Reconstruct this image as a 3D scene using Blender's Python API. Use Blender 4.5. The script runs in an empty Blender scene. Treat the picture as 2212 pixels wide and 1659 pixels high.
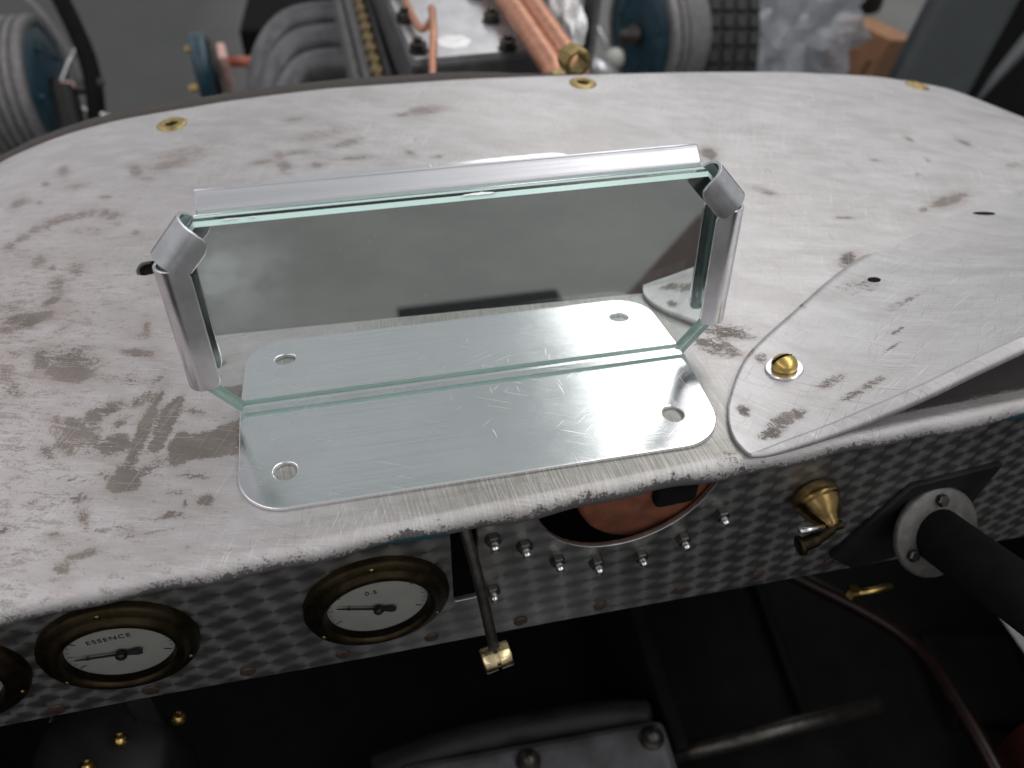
import bpy, bmesh, math, random
import numpy as np
from mathutils import Vector, Matrix

# ------------------------------------------------------------------ camera, light, exposure
S = 0.001                       # everything below is written in millimetres
sc = bpy.context.scene
col = sc.collection
cam_d = bpy.data.cameras.new('camera'); cam = bpy.data.objects.new('camera', cam_d); col.objects.link(cam)
cam.location = (-31.776*S, -194.396*S, 193.351*S)
cam.rotation_euler = (math.radians(45.442), math.radians(-1.073), math.radians(-12.109))
cam_d.sensor_width = 36.0
cam_d.lens = 36*1790/2212
cam_d.clip_start = 0.005; cam_d.clip_end = 60
cam_d.dof.use_dof = True
cam_d.dof.focus_distance = 0.262
cam_d.dof.aperture_fstop = 11.0
sc.camera = cam

world = bpy.data.worlds.new('World'); sc.world = world; world.use_nodes = True
bg = world.node_tree.nodes['Background']
bg.inputs[0].default_value = (0.96, 0.98, 1.0, 1); bg.inputs[1].default_value = 0.47

def area(name, loc, rot, sx, sy, power, color):
    l = bpy.data.lights.new(name, 'AREA'); l.shape = 'RECTANGLE'; l.size = sx; l.size_y = sy
    l.energy = power; l.color = color
    o = bpy.data.objects.new(name, l); col.objects.link(o)
    o.location = loc; o.rotation_euler = rot
    return o
# two rows of workshop ceiling tubes running along the car
area('ceiling_tube_row', (1.16, 0.45, 2.05), (0, 0, math.radians(1)), 1.0, 4.7, 48, (1.0, 0.985, 0.97))
area('ceiling_tube_row', (1.65, -4.2, 2.05), (0, 0, 0), 1.1, 3.0, 34, (1.0, 0.985, 0.97))
area('ceiling_tube_row', (1.05, 3.9, 2.05), (0, 0, 0), 0.7, 1.3, 9, (1.0, 0.985, 0.97))
area('ceiling_tube_row', (-2.1, -0.6, 2.05), (0, 0, math.radians(4)), 0.35, 8.0, 52, (1.0, 0.90, 0.93))

sc.view_settings.view_transform = 'Standard'; sc.view_settings.look = 'None'
sc.view_settings.exposure = 0.0; sc.view_settings.gamma = 1.0
sc.view_settings.use_curve_mapping = False
sc.cycles.max_bounces = 14; sc.cycles.transmission_bounces = 14; sc.cycles.glossy_bounces = 8
sc.cycles.use_denoising = True
sc.cycles.use_adaptive_sampling = True; sc.cycles.adaptive_threshold = 0.025
sc.cycles.sample_clamp_indirect = 6.0

rng = random.Random(7)

# ------------------------------------------------------------------ helpers
def link(o): col.objects.link(o); return o
def empty(name, loc, label, cat, group=None):
    o = link(bpy.data.objects.new(name, None)); o.location = [c*S for c in loc]
    o.empty_display_size = 0.01
    return tag(o, label, cat, group)
def tag(o, label=None, cat=None, group=None, kind=None):
    if label: o['label'] = label
    if cat: o['category'] = cat
    if group: o['group'] = group
    if kind: o['kind'] = kind
    return o
def adopt(c, p):
    if p is not None:
        c.parent = p
        if p.type == 'EMPTY': c.matrix_parent_inverse = Matrix.Translation(p.location).inverted()
    return c
def mobj(name, vf, mat, parent=None, smooth=True, scale=True):
    v, f = vf
    me = bpy.data.meshes.new(name)
    k = S if scale else 1.0
    me.from_pydata([(a*k, b*k, c*k) for a, b, c in v], [], f)
    if mat: me.materials.append(mat)
    if smooth: me.polygons.foreach_set('use_smooth', [True]*len(me.polygons))
    me.update()
    o = link(bpy.data.objects.new(name, me))
    return adopt(o, parent)
def smooth_angle(o, deg=35):
    # sharp edges where faces meet at a steep angle
    me = o.data; bm = bmesh.new(); bm.from_mesh(me)
    for e in bm.edges:
        if len(e.link_faces) == 2: e.smooth = e.calc_face_angle(0) < math.radians(deg)
    bm.to_mesh(me); bm.free(); return o
def recalc(o):
    bm = bmesh.new(); bm.from_mesh(o.data); bmesh.ops.recalc_face_normals(bm, faces=bm.faces[:]); bm.to_mesh(o.data); bm.free(); return o
def join(*parts):
    V, F = [], []
    for v, f in parts:
        n = len(V); V += list(v); F += [tuple(i+n for i in q) for q in f]
    return V, F
def frame(axis, up=(0, 0, 1)):
    a = Vector(axis).normalized(); u = Vector(up)
    if abs(a.dot(u)) > .97: u = Vector((0, 1, 0))
    x = u.cross(a).normalized(); y = a.cross(x)
    return x, y, a
def lathe(profile, origin, axis, n=32, closed=False):
    x, y, a = frame(axis); o = Vector(origin); V = []; F = []
    for r, h in profile:
        for i in range(n):
            t = 2*math.pi*i/n
            V.append(tuple(o + a*h + x*(r*math.cos(t)) + y*(r*math.sin(t))))
    m = len(profile)
    for j in range(m if closed else m-1):
        for i in range(n):
            k = (j+1) % m
            F.append((j*n+i, j*n+(i+1) % n, k*n+(i+1) % n, k*n+i))
    if not closed:
        if profile[0][0] > 1e-6: F.append(tuple(reversed(range(n))))
        if profile[-1][0] > 1e-6: F.append(tuple(range((m-1)*n, m*n)))
    return V, F
def tube(pts, r, n=12, cap=True):
    P = [Vector(p) for p in pts]; V = []; F = []
    rs = r if isinstance(r, (list, tuple)) else [r]*len(P)
    px = None
    for i, p in enumerate(P):
        t = (P[min(i+1, len(P)-1)]-P[max(i-1, 0)]).normalized()
        if px is None: x, y, _ = frame(t)
        else:
            x = (px - t*px.dot(t)).normalized(); y = t.cross(x)
        px = x
        for k in range(n):
            a = 2*math.pi*k/n; V.append(tuple(p + x*(rs[i]*math.cos(a)) + y*(rs[i]*math.sin(a))))
    for i in range(len(P)-1):
        for k in range(n): F.append((i*n+k, i*n+(k+1) % n, (i+1)*n+(k+1) % n, (i+1)*n+k))
    if cap: F.append(tuple(reversed(range(n)))); F.append(tuple(range((len(P)-1)*n, len(P)*n)))
    return V, F
def bez(pts, m=8):
    """Catmull-Rom through the points"""
    P = [Vector(p) for p in pts]; out = []
    for i in range(len(P)-1):
        p0 = P[max(i-1, 0)]; p1 = P[i]; p2 = P[i+1]; p3 = P[min(i+2, len(P)-1)]
        for k in range(m):
            t = k/m
            out.append(0.5*((2*p1)+(p2-p0)*t+(2*p0-5*p1+4*p2-p3)*t*t+(3*p1-p0-3*p2+p3)*t**3))
    out.append(P[-1]); return out
def box(name, c, size, mat, parent=None, rot=(0, 0, 0), bev=1.0, seg=2):
    bm = bmesh.new(); bmesh.ops.create_cube(bm, size=1.0)
    for v in bm.verts: v.co = Vector((v.co.x*size[0], v.co.y*size[1], v.co.z*size[2]))
    if bev: bmesh.ops.bevel(bm, geom=bm.edges[:], offset=bev, segments=seg, affect='EDGES', profile=.6)
    M = Matrix.Translation(Vector(c)) @ (Matrix.Rotation(rot[2], 4, 'Z') @ Matrix.Rotation(rot[1], 4, 'Y') @ Matrix.Rotation(rot[0], 4, 'X'))
    bm.transform(M)
    for v in bm.verts: v.co *= S
    me = bpy.data.meshes.new(name); bm.to_mesh(me); bm.free()
    if mat: me.materials.append(mat)
    o = link(bpy.data.objects.new(name, me)); return adopt(o, parent)
def sheet2d(name, outline, holes, thick, mat, parent, origin, ux, uy, bev=0.25):
    """flat sheet with real cut-outs: 2D filled curve turned into a mesh; local (u,v) mapped to 3D, thickness along ux x uy"""
    cu = bpy.data.curves.new(name, 'CURVE'); cu.dimensions = '2D'; cu.fill_mode = 'BOTH'
    cu.extrude = thick/2-bev; cu.bevel_depth = bev; cu.bevel_resolution = 1; cu.offset = -bev
    for loop in [outline]+holes:
        sp = cu.splines.new('POLY'); sp.points.add(len(loop)-1); sp.use_cyclic_u = True
        for q, (a, b) in zip(sp.points, loop): q.co = (a, b, 0, 1)
    tmp = link(bpy.data.objects.new('tmp', cu))
    dg = bpy.context.evaluated_depsgraph_get()
    me = bpy.data.meshes.new_from_object(tmp.evaluated_get(dg))
    bpy.data.objects.remove(tmp); bpy.data.curves.remove(cu)
    o3 = Vector(origin); X = Vector(ux).normalized(); Y = Vector(uy).normalized(); Z = X.cross(Y)
    for v in me.vertices:
        c = o3 + X*v.co.x + Y*v.co.y + Z*v.co.z
        v.co = c*S
    me.name = name; me.materials.clear(); me.materials.append(mat); me.update()
    o = link(bpy.data.objects.new(name, me)); return adopt(o, parent)
def rrect(x0, x1, y0, y1, r, n=10):
    P = []
    for cx, cy, a0 in ((x1-r, y1-r, 0), (x0+r, y1-r, 90), (x0+r, y0+r, 180), (x1-r, y0+r, 270)):
        for i in range(n+1):
            a = math.radians(a0+90*i/n); P.append((cx+r*math.cos(a), cy+r*math.sin(a)))
    return P
def circ(cx, cy, r, n=28): return [(cx+r*math.cos(2*math.pi*i/n), cy+r*math.sin(2*math.pi*i/n)) for i in range(n)]
def place(o, loc, parent, name=None):
    """a linked copy of a part at another spot"""
    c = o.copy(); link(c); c.location = [a*S for a in loc]
    return adopt(c, parent)
def text_mesh(name, body, size, mat, parent, origin, ux, uy):
    cu = bpy.data.curves.new(name, 'FONT'); cu.body = body; cu.size = size; cu.align_x = 'CENTER'; cu.align_y = 'CENTER'; cu.extrude = .03; cu.space_character = 1.15
    tmp = link(bpy.data.objects.new('tmp', cu)); dg = bpy.context.evaluated_depsgraph_get()
    me = bpy.data.meshes.new_from_object(tmp.evaluated_get(dg)); bpy.data.objects.remove(tmp); bpy.data.curves.remove(cu)
    o3 = Vector(origin); X = Vector(ux).normalized(); Y = Vector(uy).normalized(); Z = X.cross(Y)
    for v in me.vertices: v.co = (o3 + X*v.co.x + Y*v.co.y + Z*v.co.z)*S
    me.materials.clear(); me.materials.append(mat)
    o = link(bpy.data.objects.new(name, me)); return adopt(o, parent)

# ------------------------------------------------------------------ materials
class NT:
    def __init__(s, name):
        s.m = bpy.data.materials.new(name); s.m.use_nodes = True; s.t = s.m.node_tree; s.n = s.t.nodes
        s.b = s.n['Principled BSDF']; s.out = s.n['Material Output']
    def node(s, typ, **kw):
        n = s.n.new(typ)
        for k, v in kw.items(): setattr(n, k, v)
        return n
    def lk(s, a, b): s.t.links.new(a, b)
    def setin(s, sock, v):
        if hasattr(v, 'is_linked') or isinstance(v, bpy.types.NodeSocket): s.lk(v, sock)
        else: sock.default_value = v
    def coord(s, scale=(1, 1, 1), rot=(0, 0, 0), kind='Object'):
        tc = s.node('ShaderNodeTexCoord'); mp = s.node('ShaderNodeMapping')
        s.lk(tc.outputs[kind], mp.inputs[0]); mp.inputs['Scale'].default_value = scale; mp.inputs['Rotation'].default_value = [math.radians(r) for r in rot]
        # rotate first, then stretch
        if any(rot):
            mp2 = s.node('ShaderNodeMapping'); mp.inputs['Scale'].default_value = (1, 1, 1); s.lk(mp.outputs[0], mp2.inputs[0]); mp2.inputs['Scale'].default_value = scale; return mp2.outputs[0]
        return mp.outputs[0]
    def noise(s, vec, scale, detail=4, rough=.55, dist=0):
        n = s.node('ShaderNodeTexNoise'); s.lk(vec, n.inputs['Vector'])
        n.inputs['Scale'].default_value = scale; n.inputs['Detail'].default_value = detail; n.inputs['Roughness'].default_value = rough; n.inputs['Distortion'].default_value = dist
        return n.outputs['Fac']
    def math(s, op, a, b=0.0, c=0.0):
        n = s.node('ShaderNodeMath', operation=op)
        for i, v in enumerate((a, b, c)): s.setin(n.inputs[i], v)
        return n.outputs[0]
    def step(s, v, lo, hi):
        n = s.node('ShaderNodeMapRange', interpolation_type='SMOOTHSTEP'); s.lk(v, n.inputs[0]); n.inputs[1].default_value = lo; n.inputs[2].default_value = hi
        return n.outputs[0]
    def mix(s, f, a, b):
        n = s.node('ShaderNodeMix', data_type='RGBA'); s.setin(n.inputs['Factor'], f)
        s.setin(n.inputs[6], a if not isinstance(a, tuple) else (*a, 1) if len(a) == 3 else a); s.setin(n.inputs[7], b if not isinstance(b, tuple) else (*b, 1) if len(b) == 3 else b)
        return n.outputs[2]
    def mixf(s, f, a, b):
        n = s.node('ShaderNodeMix', data_type='FLOAT'); s.setin(n.inputs[0], f); s.setin(n.inputs[2], a); s.setin(n.inputs[3], b); return n.outputs[0]
    def attr(s, name):
        n = s.node('ShaderNodeAttribute', attribute_name=name); return n.outputs['Fac']
    def bump(s, h, strength=.2, dist=.0002):
        n = s.node('ShaderNodeBump'); n.inputs['Strength'].default_value = strength; n.inputs['Distance'].default_value = dist; s.lk(h, n.inputs['Height']); s.lk(n.outputs[0], s.b.inputs['Normal'])
    def set(s, **kw):
        for k, v in kw.items():
            s.setin(s.b.inputs[k.replace('_', ' ')], (*v, 1) if isinstance(v, tuple) and len(v) == 3 else v)
        return s.m

def simple(name, color, rough=.5, metal=0.0, var=.25, nscale=150, bump=0.0):
    t = NT(name); v = t.coord(); n = t.noise(v, nscale, 5, .6)
    d = tuple(c*(1-var) for c in color); l = tuple(min(1, c*(1+var)) for c in color)
    t.set(Base_Color=t.mix(t.step(n, .3, .7), d, l), Metallic=metal, Roughness=t.mixf(n, rough*.8, min(1, rough*1.2)))
    if bump: t.bump(n, bump, .0005)
    return t.m

def cowl_material(name='worn_bare_aluminium', off=(0, 0, 0), turn=0):
    t = NT(name)
    tc = t.node('ShaderNodeTexCoord'); base = t.node('ShaderNodeMapping'); t.lk(tc.outputs['Object'], base.inputs[0])
    base.inputs['Location'].default_value = off; base.inputs['Rotation'].default_value = (0, 0, math.radians(turn))
    def co(scale=(1, 1, 1), rot=0):
        a = t.node('ShaderNodeMapping'); t.lk(base.outputs[0], a.inputs[0]); a.inputs['Rotation'].default_value = (0, 0, math.radians(rot))
        b = t.node('ShaderNodeMapping'); t.lk(a.outputs[0], b.inputs[0]); b.inputs['Scale'].default_value = scale; return b.outputs[0]
    inv = lambda x, k=1.0: t.math('SUBTRACT', 1.0, t.math('MULTIPLY', x, k))
    mul = lambda a, b: t.math('MULTIPLY', a, b)
    fine = co()
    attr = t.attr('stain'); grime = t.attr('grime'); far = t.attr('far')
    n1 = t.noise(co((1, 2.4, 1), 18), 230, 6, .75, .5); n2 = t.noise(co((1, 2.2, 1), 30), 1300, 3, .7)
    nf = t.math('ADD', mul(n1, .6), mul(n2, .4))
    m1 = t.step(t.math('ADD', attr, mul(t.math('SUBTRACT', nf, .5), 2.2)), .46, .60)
    # fine brown speckle, thick where the grime is
    sp = t.math('ADD', mul(t.noise(co((1, 2.8, 1), 15), 150, 6, .78, .3), .65), mul(n2, .35))
    spot = mul(t.step(t.math('ADD', sp, mul(t.math('SUBTRACT', grime, .5), .20)), .57, .66), .66)
    mask = mul(t.math('MAXIMUM', m1, spot), inv(far, .35))
    # scratches: short strokes in a few directions
    gate = t.step(t.noise(fine, 22, 3, .6), .34, .56)
    ss = None
    for rot, sx_, sy_, lo in ((-64, 42, 2400, .665), (14, 38, 2600, .66), (25, 60, 2200, .68)):
        k = t.step(t.noise(co((sx_, sy_, sx_), rot), 1, 1, .5), lo, lo+.05); ss = k if ss is None else t.math('MAXIMUM', ss, k)
    dk = t.math('MAXIMUM', t.step(t.noise(co((50, 2500, 50), 9), 1, 1, .5), .655, .70), t.step(t.noise(co((80, 2300, 80), 96), 1, 1, .5), .665, .71))
    mask = mul(mask, inv(ss, .6))
    haze = t.noise(co((1, 2, 1), 20), 60, 5, .65)
    light = t.mix(t.step(haze, .3, .7), (.47, .458, .462), (.555, .553, .56))
    light = t.mix(mul(t.step(t.noise(fine, 7, 2, .5), .4, .65), .30), light, (.48, .45, .445))
    grain = t.noise(co((420, 1500, 400), 18), 1, 3, .65)
    light = t.mix(mul(t.step(grain, .42, .72), .30), light, (.40, .37, .36))
    light = t.mix(mul(mul(ss, gate), .45), light, (.80, .80, .80))
    light = t.mix(mul(mul(dk, gate), .40), light, (.22, .19, .18))
    smear = t.step(t.math('ADD', t.attr('soft'), mul(t.math('SUBTRACT', t.noise(co((1, 3.0, 1), 16), 55, 7, .7, .5), .5), 1.5)), .30, .85)
    light = t.mix(mul(smear, .52), light, (.275, .248, .232))
    cloud = t.step(t.noise(co((1, 2.6, 1), 24), 16, 6, .65, .4), .46, .66)
    light = t.mix(mul(cloud, .40), light, (.345, .33, .32))
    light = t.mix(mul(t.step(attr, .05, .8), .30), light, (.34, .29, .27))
    light = t.mix(mul(grime, .26), light, (.44, .345, .33))
    dark = t.mix(t.step(t.noise(fine, 30, 3, .6), .35, .65), (.112, .098, .088), (.18, .157, .14))
    dark = t.mix(mul(t.step(nf, .5, .7), .45), dark, (.33, .28, .25))
    c = t.mix(mask, light, dark)
    # front strip sanded to a greener grey; also colours in shade below plate holes
    fr = mul(t.attr('front'), t.step(t.noise(co((1500, 45, 45), -6), 1, 4, .65), .30, .62))
    c = t.mix(mul(fr, .85), c, (.235, .235, .19))
    # rolled edge: chipped dark paint and blue remains
    en = t.math('ADD', mul(t.noise(fine, 330, 5, .72), .6), mul(t.noise(fine, 1200, 3, .7), .4))
    big = t.math('SUBTRACT', t.noise(fine, 45, 3, .5), .5)
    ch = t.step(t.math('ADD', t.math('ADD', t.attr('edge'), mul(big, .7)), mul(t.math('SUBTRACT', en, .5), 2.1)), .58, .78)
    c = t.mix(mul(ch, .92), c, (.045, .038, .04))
    pn = t.step(t.math('ADD', t.attr('paint'), mul(t.math('SUBTRACT', t.noise(fine, 160, 4, .7), .5), 1.0)), .5, .58)
    c = t.mix(pn, c, (.008, .045, .065))
    allm = t.math('MAXIMUM', mask, t.math('MAXIMUM', ch, pn))
    t.set(Base_Color=c, Metallic=mul(inv(allm), .6), Roughness=t.mixf(allm, t.mixf(haze, .34, .54), .72))
    h = t.math('ADD', mul(mask, .5), t.math('ADD', mul(grain, .25), mul(mul(t.attr('edgez'), en), 3.5)))
    h = t.math('SUBTRACT', h, mul(ss, .4))
    t.bump(h, .35, .0003)
    return t.m

def brushed(name, color=(.865, .87, .885), rough=.15, scratches=True, ang=0, amount=1.0):
    t = NT(name)
    br = t.noise(t.coord((14, 1900, 1900), (0, 0, ang)), 1, 3, .6)
    cl = t.noise(t.coord(), 30, 4, .6)
    r = t.mixf(br, rough*.75, rough*1.3); r = t.math('ADD', r, t.math('MULTIPLY', t.step(cl, .4, .7), .06))
    c = t.mix(t.math('MULTIPLY', t.step(cl, .35, .7), .5), color, tuple(x*.86 for x in color))
    c = t.mix(t.math('MULTIPLY', t.step(br, .45, .75), .45), c, tuple(x*.68 for x in color))
    h = t.math('MULTIPLY', br, .5)
    if scratches:
        a = t.noise(t.coord((30, 2200, 45), (0, 0, 24), ), 1, 1, .5); b = t.noise(t.coord((50, 1800, 45), (0, 0, -38)), 1, 1, .5); d = t.noise(t.coord((60, 1600, 45), (0, 0, 82)), 1, 1, .5)
        gate = t.step(t.noise(t.coord(), 45, 2, .5), .42, .60)
        sc_ = t.math('MULTIPLY', t.math('MAXIMUM', t.step(a, .67, .72), t.math('MAXIMUM', t.step(b, .69, .74), t.step(d, .72, .76))), gate)
        c = t.mix(t.math('MULTIPLY', sc_, .3), c, (1, 1, 1)); r = t.mixf(sc_, r, .32)
        h = t.math('ADD', h, t.math('MULTIPLY', sc_, -.35))
    t.set(Base_Color=c, Metallic=1.0, Roughness=r)
    t.bump(h, .16*amount, .0002)
    return t.m

def engine_turned():
    t = NT('engine_turned_aluminium')
    tc = t.node('ShaderNodeTexCoord'); sx = t.node('ShaderNodeSeparateXYZ'); t.lk(tc.outputs['Object'], sx.inputs[0])
    px, pz = .0104, .0076
    row = t.math('FLOOR', t.math('DIVIDE', sx.outputs[2], pz))
    u = t.math('SUBTRACT', t.math('FRACT', t.math('ADD', t.math('DIVIDE', sx.outputs[0], px), t.math('MULTIPLY', row, .09))), .5)
    v = t.math('SUBTRACT', t.math('FRACT', t.math('DIVIDE', sx.outputs[2], pz)), .5)
    cx = t.node('ShaderNodeCombineXYZ'); t.lk(u, cx.inputs[0]); t.lk(v, cx.inputs[2])
    nv = t.node('ShaderNodeVectorMath', operation='NORMALIZE'); t.lk(cx.outputs[0], nv.inputs[0])
    rad = t.math('SQRT', t.math('ADD', t.math('MULTIPLY', u, u), t.math('MULTIPLY', v, v)))
    rings = t.node('ShaderNodeTexNoise', noise_dimensions='1D'); t.lk(t.math('MULTIPLY', rad, 40.0), rings.inputs['W']); rings.inputs['Scale'].default_value = 1
    n = t.noise(t.coord(), 60, 4, .6)
    c = t.mix(t.step(n, .35, .7), (.34, .34, .33), (.45, .45, .44))
    t.set(Base_Color=c, Metallic=1.0, Roughness=t.mixf(rings.outputs[0], .40, .52), Anisotropic=.40)
    t.lk(nv.outputs[0], t.b.inputs['Tangent'])
    return t.m

def glass_mat(name, absorb=(.25, .93, .80), dens=4.5, rough=0.0):
    t = NT(name); t.set(Base_Color=(1, 1, 1), Roughness=rough, IOR=1.5, Transmission_Weight=1.0)
    va = t.node('ShaderNodeVolumeAbsorption'); va.inputs[0].default_value = (*absorb, 1); va.inputs[1].default_value = dens
    t.lk(va.outputs[0], t.out.inputs['Volume']); return t.m

M = {}
M['cowl'] = cowl_material()
M['fairing'] = cowl_material('worn_fairing_aluminium', (.731, .417, 0), 37)
M['plate'] = brushed('brushed_aluminium_plate')
M['tab'] = simple('bent_aluminium_strip', (.64, .64, .66), .24, 1.0, .10, 160)
M['top_tab'] = brushed('brushed_aluminium_strip', (.64, .64, .67), .34, False, 0, 3.0)
M['glass'] = glass_mat('green_float_glass')
t = NT('ground_glass_edge'); t.set(Base_Color=(.70, .96, .88), Roughness=.6, IOR=1.4, Transmission_Weight=.35)
M['ground'] = t.m
t = NT('thin_gauge_glass'); tr = t.node('ShaderNodeBsdfTransparent'); gs = t.node('ShaderNodeBsdfGlossy'); gs.inputs['Roughness'].default_value = .06
fr = t.node('ShaderNodeFresnel'); fr.inputs[0].default_value = 1.45; mx = t.node('ShaderNodeMixShader'); t.lk(fr.outputs[0], mx.inputs[0]); t.lk(tr.outputs[0], mx.inputs[1]); t.lk(gs.outputs[0], mx.inputs[2]); t.lk(mx.outputs[0], t.out.inputs['Surface'])
M['clear'] = t.m
M['chip'] = simple('chipped_glass', (.97, .99, .98), .2, 0, .1, 900, .8)
t = NT('silvering'); sn = t.noise(t.coord(), 25, 4, .6); sm = t.step(t.noise(t.coord(), 18, 5, .6), .55, .8)
sx = t.node('ShaderNodeVectorMath', operation='DISTANCE'); tc = t.node('ShaderNodeTexCoord'); t.lk(tc.outputs['Object'], sx.inputs[0]); sx.inputs[1].default_value = (-.071, .008, .040)
blot = t.math('MULTIPLY', t.step(t.math('ADD', t.math('SUBTRACT', 1.0, t.math('MULTIPLY', sx.outputs['Value'], 75.0)), t.math('MULTIPLY', t.math('SUBTRACT', t.noise(t.coord(), 120, 5, .6), .5), 1.2)), .0, .6), .22)
dust = t.math('MULTIPLY', t.step(t.noise(t.coord(), 900, 2, .6), .70, .76), .25)
M['silver'] = t.set(Base_Color=(.84, .86, .85), Metallic=t.math('SUBTRACT', 1.0, t.math('MAXIMUM', blot, dust)), Roughness=t.mixf(sm, .0, .012))
M['bronze'] = simple('dull_bronze', (.20, .15, .08), .5, .8, .3, 200)
M['brass'] = simple('aged_brass', (.50, .35, .12), .30, 1.0, .22, 260)
M['tap_brass'] = simple('old_brass', (.18, .125, .05), .3, 1.0, .25, 260)
M['eyelet'] = simple('dull_brass', (.36, .27, .11), .45, .85, .3, 300)
M['brass_dark'] = simple('dark_tarnished_brass', (.030, .022, .012), .5, 1.0, .3, 200)
M['copper'] = simple('copper', (.50, .255, .17), .48, .8, .15, 120)
M['pale_brass'] = simple('worn_pale_brass', (.55, .44, .26), .28, 1.0, .2, 300)
M['grey_flange'] = simple('grey_flange_metal', (.115, .112, .105), .5, .5, .2, 300)
M['dirty_cast'] = simple('dirty_cast_aluminium', (.19, .19, .20), .45, .8, .2, 60, .3)
M['copper_dark'] = simple('dull_copper', (.19, .068, .036), .55, .2, .3, 90)
M['steel'] = simple('bright_steel', (.60, .60, .60), .28, 1.0, .2, 220)
M['dark_steel'] = simple('oily_dark_steel', (.06, .056, .05), .4, .8, .3, 220)
M['black'] = simple('black_paint', (.010, .010, .010), .55, 0, .3, 60)
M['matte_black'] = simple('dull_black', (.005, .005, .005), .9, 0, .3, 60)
M['matte_black'].node_tree.nodes['Principled BSDF'].inputs['Specular IOR Level'].default_value = .12
M['black'].node_tree.nodes['Principled BSDF'].inputs['Specular IOR Level'].default_value = .25
M['enamel'] = simple('white_dial_enamel', (.40, .40, .37), .4, 0, .06, 120)
M['ink'] = simple('dial_ink', (.02, .02, .025), .5)
M['blue'] = simple('blue_enamel_paint', (.010, .038, .056), .4, 0, .3, 60)
M['drum'] = simple('grey_cast_drum', (.17, .165, .165), .5, .35, .2, 120)
M['grey_cast'] = simple('grey_casting', (.115, .115, .12), .5, .45, .25, 60)
M['cast_alu'] = simple('cast_aluminium', (.55, .55, .57), .42, .9, .15, 90, .2)
M['cam_alu'] = simple('satin_aluminium_cover', (.60, .60, .62), .35, .75, .12, 60)
M['red'] = simple('red_oxide_paint', (.36, .10, .06), .5, 0, .3, 120)
M['pink'] = simple('faded_pink_primer', (.60, .38, .35), .45, .2, .2, 120)
M['rubber'] = simple('tyre_rubber', (.020, .021, .020), .75, 0, .3, 160)
M['card'] = simple('brown_cardboard', (.33, .17, .09), .85, 0, .15, 40)
M['slate'] = simple('dark_slate_paint', (.022, .028, .031), .5, 0, .2, 20)
M['felt'] = simple('brown_black_webbing', (.045, .038, .034), .9, 0, .4, 700, .6)
M['leather'] = simple('brown_leather', (.030, .016, .013), .85, 0, .3, 60)
M['pipe_copper'] = simple('sooty_copper', (.014, .007, .005), .35, .5)
M['dark_red'] = simple('dark_red_paint', (.05, .006, .005), .6)
M['rivet'] = simple('brown_wood_plug', (.030, .016, .012), .6, 0, .3, 500)
M['dash'] = engine_turned()
t = NT('plastic_bag'); n = t.noise(t.coord(), 14, 5, .6, 1.0)
M['bag'] = t.set(Base_Color=t.mix(t.step(n, .4, .65), (.50, .52, .57), (.58, .60, .65)), Roughness=.15, Alpha=.5)
t = NT('workshop_concrete'); n = t.noise(t.coord(), 3.2, 8, .68); n2 = t.noise(t.coord(), 9, 6, .7); wst = t.attr('wash')
cc = t.mix(t.step(n, .34, .68), (.128, .128, .122), (.162, .160, .153)); cc = t.mix(t.math('MULTIPLY', t.step(n2, .55, .72), .35), cc, (.085, .085, .08))
cc = t.mix(t.math('MULTIPLY', t.attr('shaded'), t.mixf(n2, .8, 1.0)), cc, (.036, .040, .036))  # shade on the background floor, put into the concrete colour
cc = t.mix(t.math('MULTIPLY', wst, t.step(n2, .3, .6)), cc, (.36, .37, .37))
M['concrete'] = t.set(Base_Color=cc, Roughness=.6)

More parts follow.
